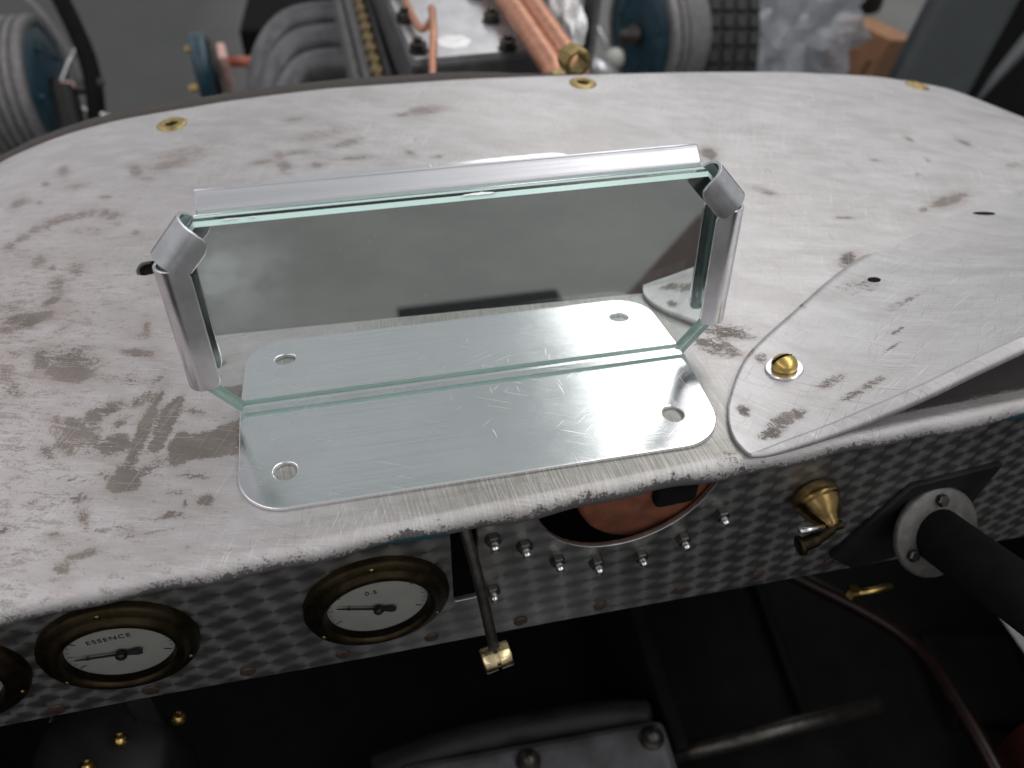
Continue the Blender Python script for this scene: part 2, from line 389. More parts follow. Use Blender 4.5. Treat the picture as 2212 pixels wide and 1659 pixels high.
# stained patches of the scuttle: centre x, y, quadratic form, strength (millimetres)
STAINS=[[-171.11,124.92,0.0864,0.0174,0.0535,0.62],[-166.96,129.73,0.0858,0.0144,0.0516,0.62],[-162.74,134.69,0.0833,0.0133,0.0497,0.62],[-158.41,137.26,0.0819,0.0124,0.0489,0.62],[-153.91,139.31,0.0808,0.0114,0.0484,0.62],[-149.61,139.98,0.0803,0.0106,0.0485,0.62],[-144.72,140.01,0.0817,0.0074,0.0489,0.62],[-140.34,140.01,0.0849,0.0027,0.0492,0.62],[-135.23,138.02,0.0851,0.0017,0.0501,0.62],[-130.9,134.36,0.086,0.0008,0.0518,0.62],[-160.63,187.07,0.1846,0.0446,0.0431,0.8],[-166.87,177.44,0.3181,0.1195,0.1331,0.8],[-176.39,164.87,0.0838,0.0142,0.0522,0.85],[-172.09,164.55,0.1166,0.0513,0.0572,0.55],[-166.34,159.47,0.5077,0.2677,0.4088,0.75],[-151.86,167.83,0.05,0.0266,0.0846,0.6],[-125.47,172.35,0.1049,0.0201,0.028,0.72],[-110.38,174.11,0.0108,-0.0034,0.0404,0.7],[-105.04,181.49,0.0041,-0.0011,0.0139,0.55],[-119.33,163.25,0.0606,0.0485,0.1392,0.55],[-156.1,108.69,0.0819,0.014,0.0466,0.65],[-149.61,100.58,0.349,0.1608,0.317,0.75],[-145.48,87.4,0.0686,0.018,0.0228,0.62],[-140.28,97.78,0.0835,0.0211,0.0331,0.62],[-145.09,78.15,0.0893,-0.0339,0.0981,0.75],[-153.86,69.84,0.0158,-0.0019,0.0815,0.75],[-160.05,77.47,0.0447,0.0242,0.053,0.55],[-119.56,118.68,0.1391,0.0573,0.1603,0.62],[-136.22,152.24,0.1176,0.1253,0.3733,0.65],[-128.23,128.41,0.1292,0.0359,0.074,0.5],[-141.1,125.78,0.0159,0.0166,0.0476,0.5],[-149.7,67.56,0.0227,-0.0182,0.0617,0.78],[-158.68,63.82,0.0904,0.0914,0.2718,0.75],[-152.23,48.46,0.2892,0.2685,0.3503,0.65],[-138.93,59.2,0.1214,-0.0784,0.2569,0.6],[-142.62,42.61,0.0777,0.0192,0.024,0.66],[-131.67,38.32,0.0122,0.0074,0.0144,0.66],[-132.39,33.56,0.0256,0.0203,0.0519,0.95],[-153.69,39.24,0.0434,0.0148,0.0243,0.56],[-149.08,29.75,0.0788,0.0426,0.0504,0.6],[-110.66,39.41,0.0439,0.0515,0.1623,0.75],[-108.72,51.59,0.3068,0.035,0.0255,0.62],[-111.24,48.82,0.0706,0.0397,0.1464,0.55],[-128.23,46.2,0.0687,0.0698,0.273,0.6],[-117.58,12.7,0.0227,-0.0102,0.081,0.68],[-112.76,5.27,0.1504,-0.0384,0.246,0.62],[-121.05,9.15,0.1014,0.0273,0.0653,0.72],[-123.16,1.86,0.0265,0.0142,0.0259,0.7],[-127.08,9.36,0.1906,0.1199,0.1853,0.7],[-127.4,-1.8,0.1259,0.093,0.1115,0.68],[-112.13,-3.0,0.0554,0.0148,0.0409,0.74],[-132.66,-2.67,0.1785,0.0996,0.1082,0.6],[-131.9,8.85,0.1026,0.0236,0.033,0.55],[-116.05,-4.68,0.1302,0.0879,0.1087,0.75],[-107.65,-18.3,0.0644,0.0138,0.0336,0.95],[-110.6,-21.37,0.1968,0.0564,0.1658,0.85],[-113.77,-17.07,0.5783,0.4309,0.4608,0.7],[-102.15,-16.19,0.0534,-0.0433,0.0854,0.6],[-104.76,0.86,0.1769,-0.0365,0.0113,0.85],[-106.95,14.82,0.063,-0.05,0.0857,0.62],[-89.54,6.22,0.0891,0.0573,0.0924,0.6],[-88.65,-21.54,0.1249,0.3152,0.9814,0.65],[-92.96,-26.99,0.0822,0.0651,0.633,0.62],[-84.1,-32.08,0.1363,-0.0147,0.1224,0.65],[-102.28,24.0,0.1395,-0.0538,0.1316,0.55],[-110.73,25.83,0.0532,0.0231,0.0821,0.55],[-117.65,27.34,0.0536,0.024,0.0819,0.5],[-121.27,-23.98,0.3671,0.2618,0.4367,0.75],[-118.45,-23.46,0.5669,0.4314,0.5444,0.75],[-117.93,-31.51,0.3389,0.1044,0.0847,0.7],[-125.0,-35.95,0.2265,0.1178,0.7515,0.7],[-104.95,-39.95,0.1766,0.2514,0.7907,0.7],[-120.97,-47.65,0.1633,0.0585,0.1698,0.72],[-118.08,-44.99,0.0746,-0.0349,0.3979,0.7],[-113.72,-43.74,0.0964,-0.0107,0.2831,0.62],[-111.19,-37.05,0.0119,0.0148,0.6205,0.58],[-92.39,-35.13,0.202,0.2598,0.6215,0.7],[-84.76,-31.95,0.1605,-0.0194,0.2332,0.7],[-90.32,-32.04,1.295,-0.0991,0.307,0.72],[-95.55,-35.67,0.0414,0.0834,0.8825,0.6],[-132.42,-22.12,0.2073,-0.226,0.5512,0.55],[-88.37,-48.1,1.6943,0.3091,1.0436,0.7],[-139.04,-31.36,0.339,-0.0157,0.5298,0.65],[-93.55,-40.63,0.0144,0.0636,2.912,0.62],[-123.15,-15.97,0.7931,1.9395,4.9467,0.75],[-132.14,-39.99,0.1457,-0.82,5.2921,0.65],[139.53,137.32,0.0636,-0.0063,0.0309,0.85],[152.08,100.09,0.0488,0.0184,0.0315,0.55],[161.71,44.39,0.0731,-0.053,0.0831,0.75],[232.86,80.59,0.018,-0.0307,0.0834,0.8],[216.34,74.78,0.1066,-0.0785,0.2125,0.65],[251.14,142.31,0.1991,0.0008,0.0687,0.62],[279.65,136.14,0.1108,0.0197,0.0385,0.66],[218.6,120.56,0.0962,0.0263,0.2555,0.62],[232.1,104.83,0.2664,-0.132,0.5075,0.65],[176.9,73.63,0.0418,0.0742,0.5954,0.66],[246.47,118.28,0.3909,-0.048,0.1219,0.55],[288.66,109.93,0.0362,-0.0245,0.1021,0.55],[11.36,199.22,0.0127,-0.002,0.031,0.66],[-0.18,196.61,0.0483,0.011,0.0997,0.6],[-29.07,172.54,0.0285,-0.0311,0.0857,0.66],[-25.83,158.02,0.0156,-0.0016,0.2153,0.66],[-44.13,154.71,0.1055,0.0196,0.0986,0.6],[-60.76,167.53,0.0735,0.0073,0.0327,0.62],[-68.74,164.03,0.0317,-0.0122,0.131,0.62],[-58.79,157.28,0.0755,0.0048,0.0245,0.6],[-52.27,203.07,0.0248,-0.0099,0.0382,0.52],[-40.58,183.21,0.0056,-0.0027,0.0201,0.48],[-1.36,158.76,0.1986,0.0979,0.1291,0.66],[11.0,152.75,0.1019,0.0422,0.3251,0.62],[-53.19,168.94,0.0089,-0.0031,0.089,0.55],[95.64,10.01,0.0126,0.007,0.0359,0.62],[88.65,2.98,0.0194,0.0146,0.0299,0.6],[72.61,-46.15,0.0429,-0.0027,0.0784,0.5]]
POLYS=[[[-96.6,-10.2],[-96.6,-5.8],[-93.3,-1.9],[-90.4,-3.3],[-89.6,-5.7],[-88.6,-3.9],[-84.0,-3.8],[-80.5,-1.7],[-75.5,-0.7],[-75.1,-9.7],[-75.2,-15.6],[-80.0,-15.3],[-87.0,-14.6],[-95.1,-16.5]],[[-102.8,-9.4],[-101.6,-0.2],[-99.6,9.9],[-96.5,12.6],[-94.8,14.4],[-93.1,13.8],[-94.3,6.7],[-96.7,-4.3],[-98.7,-9.3]],[[-107.6,-12.7],[-106.2,0.3],[-103.5,12.9],[-100.3,17.8],[-99.9,16.1],[-102.9,6.3],[-104.9,-6.0],[-105.8,-13.6]]]

# ------------------------------------------------------------------ workshop floor
FZ = -850
def make_floor():
    n = 80; V = []; F = []
    xs = np.linspace(-4500, 5500, n); ys = np.linspace(-5500, 6500, n)
    for y in ys:
        for x in xs: V.append((x, y, FZ))
    for j in range(n-1):
        for i in range(n-1): F.append((j*n+i, j*n+i+1, (j+1)*n+i+1, (j+1)*n+i))
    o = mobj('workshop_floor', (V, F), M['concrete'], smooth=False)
    A = o.data.attributes.new('wash', 'FLOAT', 'POINT')
    P = np.array(V); w = np.exp(-(((P[:, 0]+430)/130)**2+((P[:, 1]+2080)/260)**2))
    A.data.foreach_set('value', w.astype(np.float32))
    A = o.data.attributes.new('shaded', 'FLOAT', 'POINT'); w = np.clip((P[:, 1]-300)/300, 0, 1)*np.clip(1-(P[:, 0]+420)/420, 0, 1)  # mask of that floor shade, strongest ahead and to the left
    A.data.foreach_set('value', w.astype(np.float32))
    tag(o, 'mottled grey concrete workshop floor', None, None, 'structure')
make_floor()

# ------------------------------------------------------------------ scuttle (cowl) panel
XK = np.array([-330,-280,-240,-202,-172,-144,-84,-37,37,101,169,227,289,341,376,408,450,480.])
ZK = np.array([-130,-80,-47,-25,-15,-9,-3,-.5,-1,-3.5,-7,-11.2,-18.6,-29.8,-43,-59,-90,-130.])
_gx = np.linspace(-340, 490, 831); _gz = np.interp(_gx, XK, ZK)
_k = np.exp(-np.linspace(-2, 2, 49)**2); _k /= _k.sum()
_gz = np.convolve(np.pad(_gz, 24, mode='edge'), _k, 'valid')
YFAR = 232.0
def zc(x, y): return -1.5+np.interp(x, _gx, _gz)*np.clip((y+50)/282, 0, 1.2)**1.3
def ycrest(x): return -48+0.045*x
def zcs(x, y): return float(zc(np.float64(x), np.float64(y)))

scuttle = empty('car_scuttle', (60, 90, -2), 'bare scratched aluminium scuttle panel with stained patches under the mirror plate', 'car body')
def make_scuttle():
    nx, ny = 541, 190
    xs = np.linspace(-325, 478, nx)
    X = np.tile(xs, (ny, 1)); T = np.linspace(0, 1, ny)[:, None]
    Y = ycrest(X)+T*(YFAR-ycrest(X)); Z = zc(X, Y)
    # rolled front bead
    ang = np.radians(np.array([205, 185, 165, 148, 132, 116, 100, 84, 68, 52, 38, 25, 12]))
    R = 4.6
    wav = 1+0.05*np.sin(xs*.21)+.06*np.sin(xs*.083+1)
    XB = np.tile(xs, (len(ang), 1)); YB = ycrest(XB)-R*wav*np.sin(ang)[:, None]; ZB = zc(XB, ycrest(XB))-R*wav+R*wav*np.cos(ang)[:, None]
    # far flange turned down
    XF = np.tile(xs, (3, 1)); YF = YFAR+np.array([1.2, 1.8, 1.8])[:, None]+0*XF; ZF = zc(XF, YFAR+0*XF)+np.array([-.4, -1.4, -14])[:, None]
    X = np.vstack([XB, X, XF]); Y = np.vstack([YB, Y, YF]); Z = np.vstack([ZB, Z, ZF])
    nb = len(ang); NY = X.shape[0]
    stain = np.zeros_like(X)
    for cx, cy, a, b, c, s in STAINS:
        dx = X-cx; dy = Y-cy; q = a*dx*dx+2*b*dx*dy+c*dy*dy
        stain = np.maximum(stain, s*np.exp(-q**1.5*.5))
    soft = np.zeros_like(X)
    for cx, cy, a, b, c, s in STAINS:
        dx = X-cx; dy = Y-cy; soft = np.maximum(soft, s*np.exp(-(a*dx*dx+2*b*dx*dy+c*dy*dy)*.16))
    for poly in POLYS:
        P = np.array(poly); ins = np.zeros(X.shape, bool); D = np.full(X.shape, 1e9)
        for i in range(len(P)):
            (x1, y1), (x2, y2) = P[i], P[(i+1) % len(P)]
            cond = ((y1 > Y) != (y2 > Y)) & (X < (x2-x1)*(Y-y1)/((y2-y1) or 1e-9)+x1)
            ins ^= cond
            L2 = (x2-x1)**2+(y2-y1)**2; t = np.clip(((X-x1)*(x2-x1)+(Y-y1)*(y2-y1))/L2, 0, 1)
            D = np.minimum(D, np.hypot(X-x1-t*(x2-x1), Y-y1-t*(y2-y1)))
        sd = np.where(ins, D, -D)
        stain = np.maximum(stain, np.clip(.55+sd*.22, 0, 1.15))
    # shade in the hollow under the raised fairing, put into the colour
    hollow_shade = np.clip((X-95)/12, 0, 1)*np.clip((Y-ycrest(X)-1.5)/2.5, 0, 1)*np.clip((np.interp(X, [76, 103, 149, 197, 262, 320], [-41, -3, 29, 56, 82, 100])-Y)/4, 0, 1)
    stain = np.maximum(stain, 1.6*hollow_shade)
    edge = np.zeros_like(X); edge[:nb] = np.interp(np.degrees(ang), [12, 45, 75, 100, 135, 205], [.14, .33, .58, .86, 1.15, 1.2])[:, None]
    edge += 1.2*hollow_shade
    # the edge is worn bright on the left, chipped around the plate
    wear = np.interp(X, [-330, -140, -60, -30, 60, 90, 200, 480], [-.12, -.06, .02, .14, .16, .06, 0, 0])
    edge[:nb] += wear[:nb]
    edgez = np.zeros_like(X); edgez[:nb] = 1; edgez[nb:nb+4] = .6
    paint = np.zeros_like(X)
    pw = np.exp(-((X+28)/17)**2)+np.exp(-((X-185)/22)**2)+.5*np.exp(-((X+110)/25)**2)
    paint[:nb] = (np.interp(np.degrees(ang), [60, 85, 120], [0, .6, 1])[:, None]*pw[:nb])
    front = np.clip(1.5-(Y-ycrest(X))/42, 0, 1)*np.exp(-((X-25)/62)**4); front[:nb] *= .5
    for sx in (-1, 1): front = np.maximum(front, np.exp(-((X-sx*61.25)**2+(Y+26.3)**2)/28))  # shade inside the plate holes, coloured onto the sheet below
    V = np.stack([X, Y, Z], -1)
    # real drilled hole left of the mirror
    dead = np.zeros(X.shape, bool)
    for hx, hy, r in ((-112, 90.5, 3.3), (-113, 216.2, 3.4), (100.5, 221.5, 3.4), (312, 224.5, 3.4)):
        d = np.hypot(X-hx, Y-hy); R2 = 3*r
        near = (d < R2) & (np.arange(NY)[:, None] >= nb)
        nd = r+(d/R2)*(R2-r); dd = np.where(d < 1e-6, 1, d)
        V[..., 0] = np.where(near, hx+(X-hx)/dd*nd, V[..., 0]); V[..., 1] = np.where(near, hy+(Y-hy)/dd*nd, V[..., 1])
        dead |= near & (d < 1.7)
    idx = np.arange(NY*nx).reshape(NY, nx)
    Q = np.stack([idx[:-1, :-1], idx[:-1, 1:], idx[1:, 1:], idx[1:, :-1]], -1)
    dq = dead[:-1, :-1] | dead[:-1, 1:] | dead[1:, 1:] | dead[1:, :-1]
    Q = Q[~dq]
    me = bpy.data.meshes.new('panel_sheet')
    me.from_pydata((V.reshape(-1, 3)*S).tolist(), [], Q.tolist())
    me.materials.append(M['cowl']); me.polygons.foreach_set('use_smooth', [True]*len(me.polygons))
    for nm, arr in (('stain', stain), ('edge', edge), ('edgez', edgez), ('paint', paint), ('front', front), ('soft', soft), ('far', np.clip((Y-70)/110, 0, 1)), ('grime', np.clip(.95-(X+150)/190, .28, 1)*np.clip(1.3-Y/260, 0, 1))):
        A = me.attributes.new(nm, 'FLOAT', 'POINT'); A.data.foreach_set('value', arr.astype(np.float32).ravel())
    o = link(bpy.data.objects.new('panel_sheet', me)); adopt(o, scuttle)
    # black lining and floor stand in for the shade inside the drilled hole
    hv = lathe([(3.35, -.1), (3.35, -1.6)], (-112, 90.5, zcs(-112, 90.5)+.02), (0, 0, 1), 24)
    hv = (hv[0], [f for f in hv[1] if len(f) == 4]+hv[1][-1:])
    mobj('hole_rim', hv, M['matte_black'], scuttle)
make_scuttle()
def eyelet(x, y):
    z = zcs(x, y); e = .8
    nrm = Vector((-(zcs(x+e, y)-zcs(x-e, y))/(2*e), -(zcs(x, y+e)-zcs(x, y-e))/(2*e), 1)).normalized()
    prof = [(3.3, -.6), (3.3, .6), (3.7, 1.0), (4.6, 1.1), (6.4, .7), (7.4, .15), (7.4, -.3)]
    v, f = lathe(prof, (x, y, z), nrm, 32); f = [q for q in f if len(q) == 4]
    return mobj('eyelet', (v, f), M['eyelet'], scuttle)
for x, y in ((-113, 216.2), (100.5, 221.5), (312, 224.5)): eyelet(x, y)
# webbing strip the bonnet rests on, along the far edge
def make_webbing():
    V = []; F = []; xs = np.linspace(-325, 478, 170)
    for i, x in enumerate(xs):
        z = zcs(x, YFAR); w = 11 if x < 30 else max(5, 11-(x-30)*.05)
        drop = .6+max(0, (x-40))*.045
        for dy, dz in ((2.2, -6-drop), (2.4, -.6-drop), (3.2, -.1-drop), (w+1.5, -.4-drop), (w+2.4, -1.4-drop), (w+2.4, -8-drop)):
            V.append((x, YFAR+dy, z+dz+.25*math.sin(x*.31)*math.sin(x*.073)))
    for i in range(len(xs)-1):
        for k in range(5): F.append((i*6+k, (i+1)*6+k, (i+1)*6+k+1, i*6+k+1))
    o = mobj('edge_webbing', (V, F), M['felt'], scuttle); tag(o, 'dark webbing strip along the far edge of the panel')
make_webbing()

# ------------------------------------------------------------------ raised fairing on the right
fairing = empty('scuttle_fairing', (110, -20, 0), 'flared aluminium fairing sheet with rolled lip screwed on the right of the scuttle', 'car body')
Lp = [(78.5,-47.6,0),(81,-47.8,.3),(84,-47.8,.9),(90.4,-47.5,2.3),(105,-47.1,6.3),(119,-46.6,11.3),(133,-46.2,17.2),(147,-45.1,23.2),(161.5,-44.5,30),(190,-43,42),(230,-41,55),(280,-39,66),(330,-37,73)]
Bp = [(77.6,-45.5,0),(76.6,-41,0),(77,-35.5,0),(78.6,-30,0),(82,-23,0),(91.8,-9.4,0),(103,.6,0),(125,16,0),(149,33,0),(173,47.5,0),(215,68,0),(262,86,0),(320,104,0)]
Lc = bez(Lp, 8); Bc = bez(Bp, 8); NT_ = 30
def flap(i, t):
    L = Lc[i]; B = Bc[i]; x = L.x+(B.x-L.x)*t; y = L.y+(B.y-L.y)*t
    f = min(1, max(0, (B.x-118)/75)); f = f*f*(3-2*f)
    return (x, y, zcs(x, y)+2.0-2.6*f*t**3+L.z*(1-t)**1.7)
def make_fairing():
    V = []; F = []; n = len(Lc)
    for i in range(n):
        for k in range(NT_+1): V.append(flap(i, (k/NT_)))
    for i in range(n-1):
        for k in range(NT_): F.append((i*(NT_+1)+k, (i+1)*(NT_+1)+k, (i+1)*(NT_+1)+k+1, i*(NT_+1)+k+1))
    o = mobj('fairing_sheet', (V, F), M['fairing'], fairing)
    me = o.data; P = np.array(V)
    st = np.zeros(len(V))
    for cx, cy, rx, ry, a, s in ((114,-28,9,3,.3,.62),(95,-38,9,4,.2,.68),(88,-42,6,3,0,.7),(146,-12,5,2,.4,.62),(140,-20,6,1.5,.3,.6),(100,-8,5,3,.8,.6),(97,-3,6,3,.8,.66),(128,18,4,3,.6,.7),(160,5,14,3,.35,.55),(155,24,13,9,.3,.5),(120,-36,16,2.5,.25,.58),(84,-30,3,4,0,.62)):
        dx = P[:, 0]-cx; dy = P[:, 1]-cy; u = dx*math.cos(a)+dy*math.sin(a); v = -dx*math.sin(a)+dy*math.cos(a)
        st = np.maximum(st, s*np.exp(-((u/rx)**2+(v/ry)**2)**1.5))
    A = me.attributes.new('stain', 'FLOAT', 'POINT'); A.data.foreach_set('value', st.astype(np.float32))
    m = o.modifiers.new('thickness', 'SOLIDIFY'); m.thickness = 1.8*S; m.offset = 1 if o.data.polygons[0].normal.z < 0 else -1
    lip = [Vector(flap(i, 0.0)) for i in range(n)]
    rs = [min(2.6, .7+.05*i) for i in range(n)]
    lo = mobj('rolled_lip', tube([p+Vector((0, -.3, -r*.55)) for p, r in zip(lip, rs)], rs, 12), M['fairing'], fairing)
    A = lo.data.attributes.new('edge', 'FLOAT', 'POINT'); vs = np.array([v.co[:] for v in lo.data.vertices])/S
    mid = np.array([[p.x, p.y, p.z] for p in lip]).repeat(12, 0)
    A.data.foreach_set('value', np.where(vs[:, 2] < mid[:, 2]-3, .42, .18).astype(np.float32))
make_fairing()
def flap_near(x, y):
    best = min(((i, k/30) for i in range(len(Lc)) for k in range(31)), key=lambda q: (flap(*q)[0]-x)**2+(flap(*q)[1]-y)**2)
    i, t = best; p = Vector(flap(i, t)); a = Vector(flap(min(i+1, len(Lc)-1), t))-Vector(flap(max(i-1, 0), t)); b = Vector(flap(i, min(1, t+.04)))-Vector(flap(i, max(0, t-.04)))
    n = a.cross(b).normalized(); n = n if n.z > 0 else -n
    return p, n
def make_screw():
    p, n = flap_near(103.5, -15.5); p = p+n*.02
    w = mobj('washer', lathe([(2.5, 0), (2.5, 1.0), (6.0, 1.0), (6.3, .7), (6.3, 0)], p, n, 40), M['tab'], fairing); smooth_angle(w, 40)
    head = [(4.2, .9), (4.35, 2.2), (4.1, 3.4), (3.5, 4.3), (2.6, 4.9), (1.4, 5.25), (0, 5.35)]
    sv = lathe(head, p, n, 40)
    h = mobj('screw', sv, M['brass'], fairing); tag(h, 'brass slotted round-head screw holding the fairing')
    # cut the slot: thin dark groove block sunk in the dome, open at the top
    x, y, a = frame(n)
    d = Vector((1, .12, 0)); d = (d-n*d.dot(n)).normalized(); e = n.cross(d)
    bm = bmesh.new(); bm.from_mesh(h.data)
    for off in (-.65, .65):
        co = (Vector(p)+e*(off+.9))*S
        bmesh.ops.bisect_plane(bm, geom=bm.verts[:]+bm.edges[:]+bm.faces[:], plane_co=co, plane_no=e, dist=1e-7)
    bmesh.ops.bisect_plane(bm, geom=bm.verts[:]+bm.edges[:]+bm.faces[:], plane_co=(Vector(p)+n*3.2)*S, plane_no=n, dist=1e-7)
    kill = []
    for f in bm.faces:
        c = f.calc_center_median()/S-Vector(p)
        if .25 < c.dot(e) < 1.55 and c.dot(n) > 3.2: kill.append(f)
    bmesh.ops.delete(bm, geom=kill, context='FACES'); bm.to_mesh(h.data); bm.free()
    q = [Vector(p)+d*u*3.9+e*(.9+w_*.65)+n*hh for u in (-1, 1) for w_ in (-1, 1) for hh in (3.2, 4.2)]
    mobj('screw_slot', ([tuple(v) for v in q], [(0, 2, 6, 4), (0, 1, 5, 4), (2, 3, 7, 6)]), M['ink'], h, smooth=False)
make_screw()
def make_fairing_hole(x, y, rx, ry, rot, nm):
    p, n = flap_near(x, y); p = p+n*.03
    d = Vector((math.cos(rot), math.sin(rot), 0)); d = (d-n*d.dot(n)).normalized(); e = n.cross(d)
    ring = []; N = 28
    prof = [(1.13, .02), (1.05, .10), (1.0, .02), (.97, -.06)]
    V = []; F = []
    for kx, kh in prof:
        for i in range(N):
            a = 2*math.pi*i/N; V.append(tuple(p+d*(rx*kx*math.cos(a))+e*(ry*kx*math.sin(a))+n*kh))
    for j in range(3):
        for i in range(N): F.append((j*N+i, j*N+(i+1) % N, (j+1)*N+(i+1) % N, (j+1)*N+i))
    o = mobj(nm, (V, F), M['cast_alu'], fairing)
    V2 = [tuple(p+d*(rx*math.cos(2*math.pi*i/N))+e*(ry*math.sin(2*math.pi*i/N))+n*.05) for i in range(N)]
    mobj('hole_black_disc', (V2, [tuple(range(N))]), M['matte_black'], o, smooth=False)  # flat black disc stands in for the dark inside the hole
make_fairing_hole(162, 26.5, 2.5, 2.5, 0, 'screw_hole')
make_fairing_hole(237, 64, 4.6, 2.4, -.5, 'slot_hole')

# ------------------------------------------------------------------ the mirror on its base plate
mirror = empty('rear_view_mirror', (0, 40, 0), 'eight-sided rear-view mirror clipped in bent aluminium tabs on a brushed base plate', 'mirror')
HX, HY = 61.25, -26.3
plate = sheet2d('base_plate', rrect(-75, 75, -40.3, 143.2, 14, 14), [list(reversed(circ(sx*HX, hy, 3.45))) for sx in (-1, 1) for hy in (HY, 129)], 1.5, M['plate'], mirror, (0, 0, -.75), (1, 0, 0), (0, 1, 0), .35)
TILT = math.radians(6.12)
MN = Vector((0, -math.cos(TILT), math.sin(TILT))); MV = Vector((0, math.sin(TILT), math.cos(TILT))); MU = Vector((1, 0, 0))
MO = Vector((0, -1.0, 0.05))
def mp(s, t, d=0): return MO+MU*s+MV*t-MN*d        # d = depth behind the glass front
OCT = [(-73.9, 0), (73.9, 0), (84, 12.6), (84, 55.8), (73.6, 67.3), (-73.6, 67.3), (-84, 55.8), (-84, 12.6)]
GT = 5.6
def make_glass():
    c = 1.6   # small arris on the front edge
    def ins(k): # inset outline
        P = [Vector(p) for p in OCT]; out = []
        for i in range(8):
            a, b, d = P[i-1], P[i], P[(i+1) % 8]
            e1 = (b-a).normalized(); e2 = (d-b).normalized(); n1 = Vector((-e1.y, e1.x)); n2 = Vector((-e2.y, e2.x))
            bis = (n1+n2).normalized(); out.append(b+bis*(k/bis.dot(n1)))
        return out
    rings = [(ins(.9), 0), (ins(0), 1.5), (ins(0), GT-2.2), (ins(.35), GT)]
    V = []; F = []
    for R, d in rings:
        for s, t in R: V.append(tuple(mp(s, t, d)))
    for j in range(3):
        for i in range(8): F.append((j*8+i, j*8+(i+1) % 8, (j+1)*8+(i+1) % 8, (j+1)*8+i))
    F.append(tuple(reversed(range(8)))); F.append(tuple(range(24, 32)))
    g = mobj('glass', (V, F), M['glass'], mirror, smooth=False); recalc(g)
    g.data.materials.append(M['ground'])
    for k, p in enumerate(g.data.polygons):
        if k < 8 or 16 <= k < 24 or k in (8, 9, 15): p.material_index = 1          # ground arrises
    V = [tuple(mp(s, t, GT+.06)) for s, t in ins(.5)]
    sv = mobj('silvering', (V, [tuple(range(8))]), M['silver'], g, smooth=False)
    # chipped spot on the top edge
    r = random.Random(3)
    for s0, w, h in ((4.5, 10, 1.5), (-64, 5.5, .6), (-58, 2.5, .5)):
        n = 9; V = []; F = []
        for i in range(n+1):
            s = s0-w/2+w*i/n; k = math.sin(math.pi*min(1, max(0, i/n)))**.5
            for q in range(3):
                V.append(tuple(mp(s+r.uniform(-.3, .3), 67.36+r.uniform(0, .16), .7+h*k*q/2+r.uniform(-.12, .12))))
        for i in range(n):
            for q in range(2): F.append((i*3+q, (i+1)*3+q, (i+1)*3+q+1, i*3+q+1))
        mobj('edge_chip', (V, F), M['chip'], g, smooth=False)
    # backing sheet behind the glass
    bo = [(x, y) for x, y in ins(.2)]
    bk = sheet2d('backing_sheet', [(s, t) for s, t in bo], [], 1.0, M['tab'], mirror, mp(0, 0, GT+.75), MU, MV, .15)
    return g
make_glass()
def make_tab(name, a, b, prof, mat, th=1.0, corner=3.0, start=0):
    """strip bent from the backing round the glass edge a->b; prof = (outward, depth behind front) path"""
    A = Vector(a); B = Vector(b); e = (B-A); L = e.length; e.normalize(); out = Vector((e.y, -e.x))
    P = [Vector(p) for p in prof]
    # arc length for the rounded free corners
    seg = [0]
    for i in range(1, len(P)): seg.append(seg[-1]+(P[i]-P[i-1]).length)
    tot = seg[-1]; V = []; F = []; N = 14
    nor = []
    for i in range(len(P)):
        d = (P[min(i+1, len(P)-1)]-P[max(i-1, 0)]).normalized(); nor.append(Vector((-d.y, d.x)))
    for side in (0, 1):
        for i, p in enumerate(P):
            rem = tot-seg[i]; ins = 0
            if rem < corner: ins = corner-math.sqrt(max(0, corner**2-(corner-rem)**2))
            q = p+nor[i]*(th*side)
            for k in range(N+1):
                f = k/N; l = ins+(L-2*ins)*f
                st = A+e*l+out*q.x
                V.append(tuple(mp(st.x, st.y, q.y)))
    m = N+1; n = len(P)
    idx = lambda sd, i, k: sd*n*m+i*m+k
    for i in range(n-1):
        for k in range(N):
            F.append((idx(0, i, k), idx(0, i, k+1), idx(0, i+1, k+1), idx(0, i+1, k)))
            F.append((idx(1, i, k), idx(1, i+1, k), idx(1, i+1, k+1), idx(1, i, k+1)))
        for k in (0, N): F.append((idx(0, i, k), idx(0, i+1, k), idx(1, i+1, k), idx(1, i, k)))
    for k in range(N):
        for i in (0, n-1): F.append((idx(0, i, k), idx(1, i, k), idx(1, i, k+1), idx(0, i, k+1)))
    o = mobj(name, (V, F), mat, mirror); recalc(o); smooth_angle(o, 50)
    bv = o.modifiers.new('edges', 'BEVEL'); bv.width = .3*S; bv.segments = 2; bv.limit_method = 'ANGLE'; bv.angle_limit = math.radians(55)
    return o
def hook(r, c_out, c_d, flat_back, flat_front, flare=0.0, slope=0.0):
    """from the back round the edge to the front of the glass"""
    P = [(-flat_back, c_d+r), (c_out*.5, c_d+r)]
    for i in range(0, 13):
        a = math.radians(90-180*i/12); P.append((c_out+r*math.cos(a), c_d+r*math.sin(a)))
    f0 = P[-1]
    for i in range(1, 7):
        u = i/6; P.append((f0[0]-flat_front*u, f0[1]-slope*u-flare*u*u))
    return P
SIDE = hook(4.0, -1.6, 2.4, 5, 5.2, 0, -.5)
CORN = hook(4.1, -.8, 2.2, 4, 5.6, -.6, 1.2)
def sub(a, b, f0, f1):
    return (a[0]+(b[0]-a[0])*f0, a[1]+(b[1]-a[1])*f0), (a[0]+(b[0]-a[0])*f1, a[1]+(b[1]-a[1])*f1)
o = make_tab('side_tab', *sub(OCT[2], OCT[3], .02, .985), SIDE, M['tab'], .9, 3.0)
o = make_tab('side_tab', *sub(OCT[6], OCT[7], .015, .98), SIDE, M['tab'], .9, 3.0)
o = make_tab('corner_tab', *sub(OCT[3], OCT[4], .06, .95), CORN, M['tab'], 1.0, 3.2)
